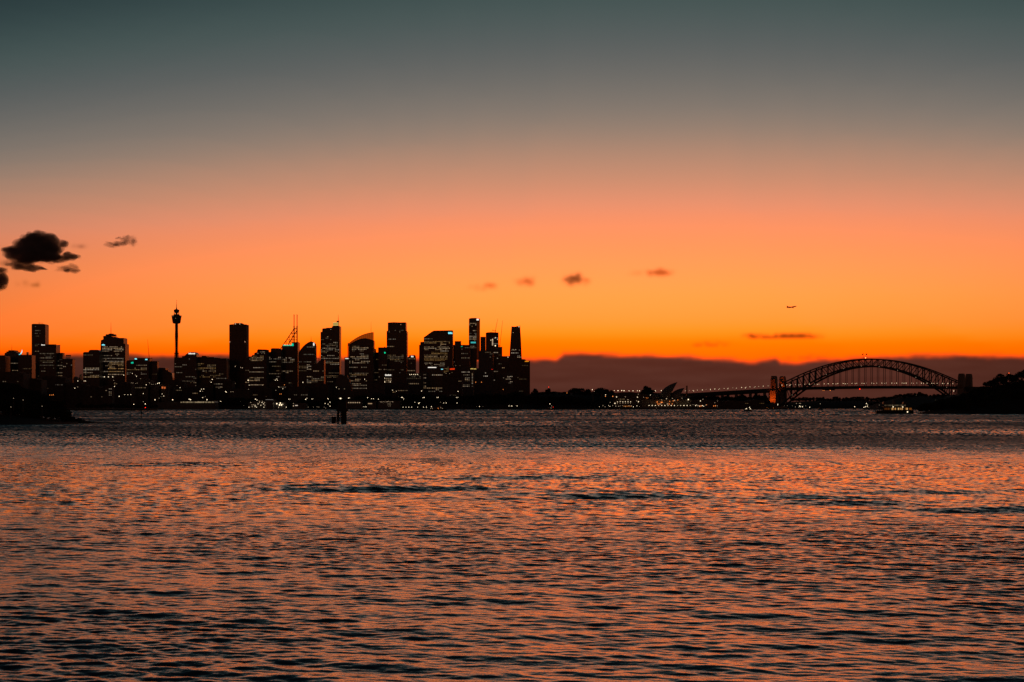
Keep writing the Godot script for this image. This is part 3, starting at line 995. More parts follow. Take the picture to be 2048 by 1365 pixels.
	b = building("office_tower", "tall tower with three lit yellow bars and a mast at its roof corner", 640.7, 679, [[640.7, 664.5], [644, 664], [644.3, 657.3], [652, 656.8], [652.5, 656], [663.5, 655.6], [664, 653], [665.5, 653], [679, 652.5]], 4750, {"lit": [[642, 664, 662, 680, 0.4, 0.3, 0.35, 0.5], [644, 683, 676, 700, 0.8, 0.45, 0.5, 0.45], [642, 700, 678, 736, 0.6, 0.5, 0.42, 0.5], [642, 736, 678, 790, 0.5, 0.3, 0.3, 0.5]]})
	block(b, "roof_block", 665.3, 644.8, 676.5, 652.6, M.curtain_wall)
	for py in [646, 648.4, 650.8]:
		block(b, "lit_bar_sign", 665.5, py - 0.7, 676.2, py + 0.5, M.yellow_sign, -3.2, 0.6)
	block(b, "roof_block", 672.5, 642, 677, 644.7, M.curtain_wall)
	spire(b, 675.8, 629, 642, 0.8)
	point_light(b, "roof_light", 661.3, 659.2, M.dim_lamp, 0.9)
	b = building("office_block", "small dark block with a white lettered sign, before the sail-roofed tower", 688.8, 698, 716.2, 4560, {"lit": [[689, 720, 698, 760, 0.3, 0.2, 0.3, 0.5]]})
	sign_on(b, 690.3, 716.4, 696.8, 718.4, M.white_sign, 4)
	b = building("sail_roofed_tower", "tower with a curved sail-shaped glass crown and thin mast, lower floors brightly lit", 697, 746.5, [[697, 690], [702, 686.8], [708, 683.4], [714, 680.4], [722, 677.8], [730, 676.8], [738, 678.3], [746.5, 681]], 4600, {"lit": [[704, 692, 737, 728, 0.72, 0.6, 0.55, 0.5], [699, 714, 740, 750, 0.85, 0.65, 0.58, 0.55], [702, 750, 735, 782, 0.7, 0.55, 0.5, 0.6]]})
	d = 4600.0
	var fins := [[695, 687.2], [698, 686.5], [702, 683.5], [706, 680.4], [710, 677.8], [714, 675.4], [718, 673.2], [722, 671.3], [726, 669.7], [730, 668.3], [734, 667.2], [738, 666.3], [742, 665.6], [746.8, 665]]
	for i in fins.size() - 1:      # the crown: upright glass panes between thin fins
		st = new_st()
		quad(st, Vector3(X(fins[i][0], d) - b.position.x, Y(fins[i][1], d), -1.5), Vector3(X(fins[i + 1][0], d) - b.position.x, Y(fins[i + 1][1], d), -1.5),
			Vector3(X(fins[i + 1][0], d) - b.position.x, Y(692, d), -1.5), Vector3(X(fins[i][0], d) - b.position.x, Y(692, d), -1.5), Vector3.BACK)
		obj("crown_pane", st, M.crown_glass, b)
		st = new_st()
		bar(st, Vector3(X(fins[i + 1][0], d) - b.position.x, Y(692, d), -1.5), Vector3(X(fins[i + 1][0], d) - b.position.x, Y(fins[i + 1][1], d), -1.5), 0.7)
		bar(st, Vector3(X(fins[i][0], d) - b.position.x, Y(fins[i][1], d), -1.5), Vector3(X(fins[i + 1][0], d) - b.position.x, Y(fins[i + 1][1], d), -1.5), 0.8)
		obj("crown_fin", st, M.steel, b)
	st = new_st()
	box(st, Vector3(X(694.8, d) - b.position.x, Y(735, d), -4.0), Vector3(X(696.4, d) - b.position.x, Y(687.3, d), -0.5))
	obj("side_fin", st, M.steel, b)
	spire(b, 741.4, 642, 666, 0.45)
	b = building("office_block", "dark block joining the sail-roofed tower and the teal-lit block", 745, 758, [[745, 698], [751.3, 698.5], [751.5, 705], [758, 705]], 4700, {"lit": [[745, 715, 758, 790, 0.4, 0.35, 0.28, 0.5]]})
	b = building("office_block", "dark block with a round teal light high on its wall", 756, 774, 696, 4680, {"lit": [[756, 715, 774, 785, 0.45, 0.3, 0.28, 0.5]]})
	point_light(b, "teal_sign", 769.6, 706, glow(Color(0.0, 0.8, 0.55), 1.3), 3.3, 0.4)
	block(b, "chimney", 768, 693.5, 769.5, 696, M.curtain_wall)
	b = building("office_tower", "tall square-shouldered tower with a darker top storey block", 773, 813.7, [[773, 663], [775.3, 661.5], [775.5, 645.5], [787, 644.8], [800, 645.3], [811.3, 645], [811.6, 661.5], [813.7, 663]], 4720, {"lit": [[775, 660, 808, 663, 1, 0.6, 0.25, 0.5], [774, 664, 806, 680, 0.55, 0.45, 0.5, 0.45], [774, 688, 808, 705, 0.75, 0.5, 0.52, 0.45], [774, 705, 806, 745, 0.7, 0.42, 0.4, 0.5], [775, 745, 813, 785, 0.4, 0.3, 0.3, 0.5]]})
	point_light(b, "roof_light", 801.5, 649.5, glow(Color(1, 0.7, 0.5), 0.4), 1.8)
	b = building("office_block", "short block with a bright white roof sign beside the square-shouldered tower", 814, 831, [[814, 714], [818, 714], [818, 711], [830, 710.5], [831, 716]], 4640, {"lit": [[814, 716, 831, 790, 0.45, 0.4, 0.45, 0.5]]})
	sign_on(b, 822, 711.6, 827, 715, M.white_sign, 2)
	point_light(b, "roof_light", 815.5, 714.3, M.dim_lamp, 1.0)
	# --- the northern cluster
	b = building("office_tower", "dark flank tower with a small roof step against the slope-roofed lit tower", 838, 856, [[838, 690.5], [840.3, 690], [840.5, 684.3], [847, 684], [856, 684]], 4760, {"lit": [[838, 700, 856, 740, 0.2, 0.2, 0.25, 0.5]]})
	b = building("slope_roofed_tower", "wide tower with one sloping roof corner, cyan sign and many gold-lit floors", 847.3, 905.3, [[847.3, 675], [852, 672], [858, 667.5], [863, 664], [867.8, 661.5], [905.3, 661]], 4700, {"lit": [[849, 667, 866, 680, 0.5, 0.4, 0.4, 0.5], [848, 681, 900, 705, 0.85, 0.65, 0.62, 0.65], [880, 688, 898, 705, 0.9, 0.8, 0.85, 0.5], [848, 705, 896, 722, 0.85, 0.7, 0.55, 0.95], [848, 727, 890, 733, 0.8, 0.6, 0.6, 0.6], [886, 735, 898, 785, 0.7, 0.5, 0.5, 0.85], [884, 668, 904, 676, 0.8, 0.4, 0.25, 0.4]], "pitch": 2.6, "storey": 3.5})
	sign_on(b, 896.3, 664.5, 905, 668.3, M.cyan_sign, 4)
	building("office_tower", "dark narrow tower close to the slope-roofed lit tower", 903.5, 911, 690, 4800, {"lit": [[903, 700, 911, 780, 0.4, 0.3, 0.25, 0.5]]})
	building("office_tower", "plain black tower with a flat top between the slope-roofed and the tall slim tower", 909.2, 922, 683.5, 4740, {"lit": [[909, 720, 922, 790, 0.25, 0.25, 0.2, 0.5]]})
	b = building("office_block", "dark block at the foot of the tall slim tower, small teal corner sign", 921.5, 940, 691, 4700, {"lit": [[922, 695, 940, 735, 0.5, 0.35, 0.3, 0.5]]})
	sign_on(b, 922, 692.3, 925, 693.8, M.teal_sign, 2)
	b = building("slim_tower", "tallest slim tower of the northern cluster with a white corner sign and teal-lit floor", 937.5, 953.4, [[937.5, 654], [937.9, 637.4], [943, 636.4], [950, 636.2], [953.4, 636.5]], 4820, {"lit": [[939, 645, 953, 684, 0.85, 0.7, 0.62, 0.4], [939, 691, 953, 699, 0.9, 0.85, 0.6, 0.5]], "pitch": 2.4})
	block(b, "sign", 953, 638.2, 957.6, 641.2, M.white_sign, 1.0, 0.7)
	block(b, "sign", 941.5, 684, 951.5, 687, glow(Color(0.3, 0.9, 0.9), 0.5), 1.0, 0.7)
	st = new_st()      # glazed corner bay that lets the sky through
	box(st, Vector3(X(958.9, 4820) - b.position.x, Y(720, 4820), -16.0), Vector3(X(959.7, 4820) - b.position.x, Y(637.5, 4820), 0.0))
	obj("corner_fin", st, M.steel, b)
	for z in [-0.5, -15.5]:
		st = new_st()
		quad(st, Vector3(X(953.4, 4820) - b.position.x, Y(720, 4820), z), Vector3(X(958.9, 4820) - b.position.x, Y(720, 4820), z), Vector3(X(958.9, 4820) - b.position.x, Y(643, 4820), z), Vector3(X(953.4, 4820) - b.position.x, Y(643, 4820), z), Vector3.BACK)
		obj("corner_pane", st, M.crown_glass, b)
	st = new_st()
	box(st, Vector3(X(953.3, 4820) - b.position.x, Y(643, 4820), -16.0), Vector3(X(958.95, 4820) - b.position.x, Y(637.3, 4820), 0.05))
	obj("corner_cap", st, M.curtain_wall, b)
	st = new_st()
	for i in 34:
		box(st, Vector3(X(953.35, 4820) - b.position.x, Y(720.0 - i * 2.3, 4820), -15.0), Vector3(X(958.9, 4820) - b.position.x, Y(719.75 - i * 2.3, 4820), -1.0))
	stuff(obj("floor_slab", st, M.concrete, b))
	building("office_tower", "black narrow tower right beside the tallest slim tower", 960.8, 971, 674.8, 4780, {"lit": [[961, 684, 971, 690, 0.4, 0.2, 0.3, 0.5]]})
	b = building("unfinished_tower", "tower under construction with work lights, two cranes standing over it", 971.5, 997, [[971.5, 667], [973, 665.3], [982, 664.6], [997, 665.5]], 4740, {"wall": M.brick, "lit": [[984, 676, 996, 692, 0.7, 0.35, 0.5, 0.2], [985, 700, 997, 745, 0.65, 0.5, 0.5, 0.2], [985, 745, 997, 770, 0.6, 0.4, 0.6, 0.3]]})
	for q in [[990.6, 692, 2.2], [991, 676, 1.3], [981.8, 680.8, 1.3], [995, 679, 0.9], [985.5, 680, 1.0]]:
		point_light(b, "work_light", q[0], q[1], M.lamp, q[2])
	st = new_st()
	for i in 8:
		box(st, Vector3(X(984.0, 4740) - b.position.x, Y(691.0 - i * 1.7, 4740), 0.3), Vector3(X(986.2, 4740) - b.position.x, Y(690.2 - i * 1.7, 4740), 0.9))
	stuff(obj("work_light", st, M.dim_lamp, b))
	st = new_st()
	for i in 42:
		box(st, Vector3(X(998.6, 4740) - b.position.x, Y(768.0 - i * 1.75, 4740), 1.0), Vector3(X(1000.4, 4740) - b.position.x, Y(767.0 - i * 1.75, 4740), 1.6))
	stuff(obj("hoist_light", st, glow(Color(1, 0.93, 0.85), 0.55), b))
	building("office_tower", "narrow dark shaft tower under the taller crane", 996, 1004.5, 695, 4700, {"lit": [[996, 700, 1004, 780, 0.25, 0.3, 0.2, 0.5]]})
	b = building("office_block", "dark block in the dip before the tapering tower, white light at its roof corner", 1003, 1019, 713.5, 4650, {"lit": [[1003, 720, 1019, 745, 0.4, 0.3, 0.35, 0.5]]})
	point_light(b, "roof_light", 1016, 714.8, M.lamp, 1.3)
	b = building("tapering_tower", "tapering tower with a notched slanted top, last high tower before the water", 1018.5, 1043.8, [[1018.5, 722], [1019.6, 700], [1021, 680], [1023, 653.2], [1030, 653.8], [1040.3, 651.6], [1042, 680], [1043.2, 705], [1043.8, 722]], 4900, {"wall": M.curtain_wall, "lit": [[1023, 660, 1037, 690, 0.55, 0.28, 0.5, 0.3], [1021, 690, 1042, 721, 0.6, 0.3, 0.6, 0.4]]})
	point_light(b, "roof_light", 1038, 654, M.lamp, 1.6)
	for q in [[1026.4, 665.5], [1031.5, 699.8], [1026, 699.5]]:
		point_light(b, "room_light", q[0], q[1], M.dim_lamp, 1.2)
	b = building("apartment_block", "broad dark block under the tapering tower, at the end of the skyline", 1018, 1060, [[1018, 721], [1022, 719.5], [1043, 719.5], [1044, 718.6], [1050, 719.2], [1053, 722], [1060, 722.5]], 4560, {"lit": [[1020, 722, 1060, 785, 0.35, 0.14, 0.14, 0.6]], "wall": M.brick})
	sign_on(b, 1049.6, 722, 1057.5, 724, M.amber_sign, 6)
	# --- cranes
	crane("slender tower crane rising behind the block with two white roof signs", 296.5, 722, 293, 679, 4690)
	crane("small tower crane in the narrow gap beside the masted tower", 637, 722, 639.5, 697, 4700)
	crane("left crane over the unfinished tower, jib raised steeply", 990.5, 666, 995.6, 637, 4745)
	crane("right crane over the unfinished tower, its long jib nearly upright", 999.5, 696, 1005.3, 641, 4705)

func crane(label: String, x0: float, y0: float, x1: float, y1: float, d: float) -> void:
	var c := thing("tower_crane", label, "crane", Vector3(X(x0, d), 0, -d))
	var foot := Vector3(0, Y(y0 + 6.0, d), -10.0)
	var hub := Vector3(0, Y(y0 - 4.0, d), -10.0)
	var tip := Vector3(X(x1, d) - c.position.x, Y(y1, d), -10.0)
	var st := new_st()
	bar(st, foot, hub, 1.5)
	obj("mast", st, M.crane, c)
	st = new_st()
	bar(st, hub + Vector3(-0.5, 0, 0), tip, 0.45)
	bar(st, hub + Vector3(0.7, 0, 0), tip, 0.45)
	var n := 14
	for i in n:
		var a := hub.lerp(tip, i / float(n))
		var e := hub.lerp(tip, (i + 1) / float(n))
		var w := 0.7 * (1.0 - i / float(n))
		bar(st, a + Vector3(-w, 0, 0), e + Vector3(w, 0, 0), 0.3)
	obj("jib", st, M.crane, c)
	st = new_st()
	box(st, hub + Vector3(-1.4, -1.2, -1.4), hub + Vector3(1.4, 1.6, 1.4))
	obj("cab", st, M.crane, c)
	st = new_st()
	var back := signf(x0 - x1)
	bar(st, hub, hub + Vector3(back * 7.0, 2.0, 0), 0.9)
	box(st, hub + Vector3(back * 7.0 - 1.2, 0.6, -1.0), hub + Vector3(back * 7.0 + 1.2, 3.0, 1.0))
	obj("counterweight", st, M.crane, c)

# ---------- low buildings in front of the towers, each with the lights that show on it ----------
func make_lowrise() -> void:
	var grp := "low dark buildings before the towers"
	# x0, x1, top, distance, lit share, brightness
	var rows := [[-30, 46, 744, 3300, 0.05, 0.25], [38, 82, 757, 3350, 0.06, 0.25], [76, 130, 753, 3500, 0.14, 0.3], [128, 170, 766, 3500, 0.10, 0.35], [166, 206, 773, 3400, 0.05, 0.3], [222, 262, 764, 3600, 0.10, 0.3],
		[256, 300, 757, 3700, 0.10, 0.35], [296, 322, 769, 3700, 0.1, 0.3], [318, 346, 772, 3800, 0.12, 0.35], [340, 368, 760, 3900, 0.15, 0.35], [364, 400, 774, 3850, 0.12, 0.35], [396, 430, 768, 3900, 0.10, 0.35], [426, 464, 759, 3900, 0.12, 0.35],
		[456, 500, 778, 3800, 0.08, 0.3], [496, 542, 774, 3850, 0.06, 0.35], [538, 580, 764, 3900, 0.12, 0.35], [576, 616, 774, 3850, 0.12, 0.3], [612, 656, 768, 3900, 0.12, 0.35], [692, 742, 783, 3850, 0.05, 0.3], [736, 768, 764, 3900, 0.06, 0.3],
		[784, 816, 764, 3950, 0.14, 0.35], [884, 924, 756, 3950, 0.12, 0.35], [984, 1022, 764, 3950, 0.15, 0.4]]
	var below := ["behind the near headland, under the stepped pyramid roof", "below the block with the crescent sign", "below the broad tower with the white corner sign", "below the church in the sky gap", "below the chamfered tower with bright lower floors", "below the masted tower with gold floors", "below the block with two white roof signs", "at the foot of the slender crane", "left of the hall with orange windows", "right under the observation tower", "below the rounded sign building", "under the left end of the very wide block", "under the right end of the very wide block", "below the plain slab tower with two roof lights", "below the gold stepped office block", "below the notched-shoulder tower", "below the truss-topped tower", "below the curved tower with oval sign", "below the sail-roofed tower", "below the teal-lit block", "below the square-shouldered tower", "between the black lined tower and the red sign block", "below the unfinished tower and its cranes"]
	for k in rows.size():
		var r: Array = rows[k]
		building("low_building", "low dark building " + below[k], r[0], r[1], [[r[0], r[2] + 2], [r[0] + 4, r[2] + 2], [r[0] + 4, r[2]], [r[1] - 9, r[2]], [r[1] - 9, r[2] + 3], [r[1], r[2] + 3]], r[3], {"group": grp, "wall": M.brick, "lit": [[r[0], 0, r[1], 800, r[4] * 2.0, 0.2, r[5] * 1.2, 0.55]], "plain": true, "pitch": 3.0, "storey": 3.4})
	var b: Node3D
	b = building("apartment_block", "narrow low block with two stacked columns of bright windows near the shore", 206, 224, 773, 3380, {"plain": true, "wall": M.brick, "lit": [[210, 776, 214.8, 793, 0.5, 0.6, 1.0, 0.3], [215, 773, 222, 793, 0.95, 0.75, 0.6, 0.4]], "pitch": 2.2, "storey": 2.9})
	b = building("low_hall", "low hall with two glowing orange windows before the observation tower", 318, 336, 770, 3700, {"plain": true, "wall": M.brick, "lit": []})
	for q in [[324.6, 775.6, 1.7], [329.2, 776, 1.3]]:
		block(b, "window_light", q[0] - q[2], q[1] - 1.8, q[0] + q[2], q[1] + 2.0, glow(Color(1.0, 0.5, 0.25), 0.55), 0.8, 0.6)
	b = building("dark_block", "stepped black block in front of the gap beside the masted tower", 668, 702, [[668, 768], [672, 762], [673, 755], [676, 754], [677, 750], [684, 749], [686, 752], [693, 751], [694, 757], [698, 759], [699, 766], [702, 768]], 4000, {"plain": true, "lit": [[668, 770, 700, 782, 0.6, 0.35, 0.5, 0.6]]})
	b = building("office_block", "small block with a bright white lettered band above lit windows", 767, 784, 748.5, 4000, {"plain": true, "lit": [[767, 757, 784, 767, 1.0, 0.6, 0.55, 0.6]]})
	sign_on(b, 770, 749.2, 782.3, 752, M.white_sign, 6)
	b = building("office_block", "low broad block with five white lamps in a row along its top", 812, 846, 748, 4000, {"plain": true, "wall": M.concrete, "lit": [[814, 751, 840, 760, 0.8, 0.5, 0.22, 0.5], [814, 768, 838, 771, 1.0, 0.9, 0.4, 0.7]]})
	for px in [819.6, 823, 827.3, 831, 835.2]:
		point_light(b, "roof_light", px, 749.5, M.lamp, 1.1)
	b = building("office_tower", "black tower with a bright white line along its top and scattered window columns", 852, 886, 735.8, 4200, {"lit": [[852, 745, 886, 790, 0.6, 0.16, 0.5, 0.5]], "wall": M.curtain_wall})
	block(b, "lit_line_sign", 855.8, 734.6, 872.5, 736.2, M.white_sign, 0.9, 0.6)
	block(b, "lit_line_sign", 882, 738.4, 886, 739.6, M.cyan_sign, 0.9, 0.6)
	b = building("office_block", "slender block with stacked bright gold windows left of the black lined tower", 842, 853, 745, 4150, {"plain": true, "lit": [[847, 745, 851.5, 782, 0.75, 0.8, 0.65, 0.6]], "pitch": 2.6})
	b = building("office_block", "block with a glowing red-orange sign at its roof edge", 898, 924, 736, 4300, {"wall": M.brick, "lit": [[898, 745, 905, 790, 0.3, 0.3, 0.3, 0.5]]})
	sign_on(b, 899.6, 736.6, 909.2, 739.8, M.orange_sign, 5)
	b = building("office_block", "block with rows of large bright paired windows near the park", 922, 947, 735, 4200, {"plain": true, "lit": [[924, 742, 938, 746.5, 1, 0.95, 0.8, 0.35], [924, 748, 938, 752, 1, 0.9, 0.75, 0.35], [924, 753.5, 938, 757.5, 1, 0.7, 0.7, 0.35], [931, 759, 938, 763, 1, 0.9, 0.7, 0.35], [924, 769.5, 938, 773.5, 1, 0.9, 0.6, 0.35], [942.5, 742, 947, 775, 0.65, 0.9, 0.6, 0.4], [924, 784, 940, 790, 0.5, 0.4, 0.4, 0.6]], "storey": 3.3})
	sign_on(b, 940.8, 737.2, 946.8, 738.8, M.yellow_sign, 4)
	b = building("office_block", "wide block with a lit lettered strip and blue-white scattered windows", 940, 986, [[940, 738], [957, 737], [957, 702], [984, 700], [986, 704]], 4350, {"plain": true, "lit": [[942, 705, 984, 740, 0.6, 0.35, 0.22, 0.5], [964, 746, 984, 758, 0.6, 0.3, 0.8, 0.05], [948, 758, 984, 775, 0.3, 0.25, 0.35, 0.6]]})
	sign_on(b, 941, 737.2, 952.5, 739, M.yellow_sign, 7)
	for q in [[951.3, 764.8], [963, 764.8], [987.3, 771.8], [1001, 771.8]]:
		point_light(b, "room_light", q[0], q[1], M.warm_lamp, 1.3)
	point_light(b, "marker_light", 984, 739.5, M.red_lamp, 1.0)
	b = building("apartment_block", "apartment block speckled with small bright windows beneath the tapering tower", 1005, 1026, 746.5, 4200, {"plain": true, "lit": [[1006, 746, 1024, 785, 0.8, 0.4, 0.75, 0.45]], "pitch": 2.5, "storey": 3.0})
	for q in [[1011.5, 770.6, 1], [1013, 770.8, 1], [1009.8, 774.2, 0], [1006.2, 783, 0], [1007.3, 780.3, 0]]:
		point_light(b, "room_light", q[0], q[1], M.warm_lamp if q[2] else M.lamp, 1.2)
	# --- wharf buildings on the waterfront
	b = building("finger_wharf", "long low wharf building with a row of lit gables and four roof floodlights", 314, 430, [[314, 806], [330, 803.5], [358, 803.8], [362, 802.5], [428, 802.5], [430, 806]], 3460, {"plain": true, "deep": 40.0, "lit": [[358, 811, 370, 814, 1, 0.9, 0.25, 0.4], [400, 811, 413, 814, 1, 0.9, 0.25, 0.4], [421, 811, 428, 814, 1, 0.7, 0.7, 0.3]], "storey": 2.6, "from": 1.0})
	for i in 26:
		var px := 361.0 + i * 2.62
		block(b, "gable_light", px, 803.4 + rng.randf_range(0.0, 0.8), px + rng.randf_range(1.2, 2.0), 806.2, glow(Color(1.0, 0.88, 0.68), rng.randf_range(0.10, 0.34)), 0.7, 0.5)
	for q in [[310.3, 800.2], [345.7, 800.2], [378.6, 799], [381.4, 800], [414.2, 800]]:
		point_light(b, "flood_light", q[0], q[1], M.lamp, 1.4, 4.0)
	b = building("naval_ship_shed", "low harbour shed dotted with small bright lights behind a lit ship", 496, 546, [[496, 806], [510, 803], [530, 803], [546, 799.5]], 3560, {"plain": true, "lit": []})
	for q in [[501.3, 805.5], [504, 810.5], [507.2, 810.3], [510, 811], [504.2, 814], [510.2, 813.8], [516, 808.5], [518.6, 806], [524, 805.8], [524.5, 803.3], [528.6, 805.8], [527, 808.4], [529.5, 811], [521.6, 811], [513, 815], [497.8, 815], [527.7, 815], [519, 803.2]]:
		point_light(b, "deck_light", q[0], q[1], M.dim_lamp if rng.randf() < 0.6 else M.lamp, 0.9, 2.0)
	st_strip(b, "canopy_light", 531, 546, 799.4, 800.2, glow(Color(0.9, 0.85, 0.8), 0.22))
	b = building("low_hall", "low waterfront hall under a cluster of blazing white floodlights", 548, 572, 806, 3580, {"plain": true, "lit": []})
	for q in [[553.7, 808, 1.9], [560.6, 806.8, 1.9], [559.2, 810.4, 2.2], [563, 810.4, 2.1], [565.5, 809, 0.9], [557, 815, 0.7], [572.6, 815, 1.0]]:
		point_light(b, "flood_light", q[0], q[1], M.lamp, q[2], 3.0)
	b = building("low_hall", "low waterfront hall with one pale lit strip beside a bright doorway", 584, 612, 808, 3600, {"plain": true, "lit": []})
	st_strip(b, "strip_light", 590, 595.2, 810.8, 812.3, glow(Color(1, 0.9, 0.8), 0.6))
	for q in [[586.8, 812.4, 1.4], [586.8, 807.4, 0.8]]:
		point_light(b, "door_light", q[0], q[1], M.dim_lamp, q[2], 2.0)
	b = building("boathouse", "waterfront shed with a row of six square lit windows behind the beacon", 692, 724, 802, 3650, {"plain": true, "lit": []})
	for i in 6:
		block(b, "window_light", 696.2 + i * 4.3, 805.0, 698.4 + i * 4.3, 806.6, glow(Color(1.0, 0.85, 0.68), 0.45), 0.8, 0.5)
	b = building("pavilion", "low park pavilion with a string of small lights along its eaves", 756, 800, 803, 3650, {"plain": true, "lit": []})
	for i in 14:
		point_light(b, "eave_light", 760 + i * 2.0 + rng.randf_range(-0.4, 0.4), 804.2 + rng.randf_range(-0.5, 0.5), M.dim_lamp, rng.randf_range(0.45, 0.8), 1.5)
	for i in 9:
		point_light(b, "wall_light", 776 + (i % 3) * 2.3, 807.5 + (i / 3) * 2.4, M.dim_lamp, 0.45, 1.5)
	b = building("kiosk", "tiny park kiosk with one pale lit strip near the pavilion", 734, 752, 805, 3650, {"plain": true, "lit": []})
	st_strip(b, "strip_light", 736, 744, 807, 808.6, glow(Color(1.0, 0.82, 0.62), 0.4))
	# --- the far quay between the gardens and the bridge
	b = building("passenger_terminal", "long low terminal by the quay with two rows of white deck lights", 1228, 1296, [[1228, 790], [1240, 785.5], [1262, 784.5], [1280, 787], [1296, 790]], 3990, {"plain": true, "wall": M.brick, "lit": [[1234, 792, 1254, 800, 0.7, 0.5, 0.3, 0.5]]})
	for i in 6:
		point_light(b, "deck_light", 1235.2 + i * 5.25, 804.0 + rng.randf_range(-0.3, 0.3), M.lamp, 1.0)
		point_light(b, "deck_light", 1235.2 + i * 5.25, 807.0, M.dim_lamp, 0.7)
	for q in [[1230, 807.2, 1.6, 1], [1233.2, 794.4, 1.3, 1], [1250.5, 794.2, 0.9, 0], [1256, 800, 1.1, 0], [1273.6, 802, 1.0, 0], [1277, 804, 1.4, 1], [1275, 794.8, 1.2, 1], [1277, 789, 0.7, 0], [1287.3, 795, 0.8, 0], [1220.6, 805.3, 1.0, 0], [1211.3, 790.5, 1.2, 1], [1211, 793.2, 1.3, 2], [1225.6, 793.3, 1.5, 2], [1301, 790.6, 1.0, 1], [1293, 796.4, 0.9, 2], [1296, 796.4, 0.8, 2]]:
		point_light(b, "wall_light", q[0], q[1], [M.dim_lamp, M.lamp, M.warm_lamp][q[3]], q[2])
	st_strip(b, "strip_light", 1247, 1263, 812.4, 813.4, glow(Color(1, 0.6, 0.25), 0.35))
	b = building("terrace_block", "dark block of lower quay buildings left of the stone pylon", 1440, 1530, [[1440, 804], [1462, 801], [1490, 803], [1512, 799], [1530, 802]], 3960, {"plain": true, "wall": M.brick, "lit": [[1440, 803, 1530, 814, 0.25, 0.2, 0.25, 0.6]], "storey": 3.0, "from": 3.0})
	b = building("terrace_block", "dark quay block with orange-lit restaurants along its foot", 1384, 1442, [[1384, 801], [1410, 799], [1430, 802], [1442, 803]], 3950, {"plain": true, "wall": M.brick, "lit": [[1384, 800, 1442, 812, 0.3, 0.2, 0.3, 0.7]], "storey": 3.0, "from": 3.0})
	for q in [[1401, 802.4, 1.3, 1], [1406, 799, 0.9, 0], [1435.5, 802.5, 0.7, 0], [1430, 806, 0.8, 0], [1398.5, 812, 1.2, 0], [1400, 813.2, 1.4, 2], [1402.5, 812.2, 1.4, 2], [1405, 811.8, 1.2, 1], [1413.5, 810.3, 0.9, 2], [1427.5, 812.6, 1.3, 2], [1431, 812.2, 1.3, 2], [1434.5, 812.3, 0.9, 0], [1391.5, 811.7, 1.1, 1], [1395.5, 812, 1.0, 0]]:
		point_light(b, "shop_light", q[0], q[1], [M.dim_lamp, M.lamp, M.warm_lamp][q[3]], q[2])
	b = building("chimney_stack", "single dark square stack standing up beside the shell-roofed hall", 1372.6, 1375.4, 771.8, 4150, {"plain": true, "deep": 4.0, "lit": []})

func st_strip(b: Node3D, called: String, x0: float, x1: float, y0: float, y1: float, m: Material) -> void:
	block(b, called, x0, y0, x1, y1, m, 0.9, 0.5)

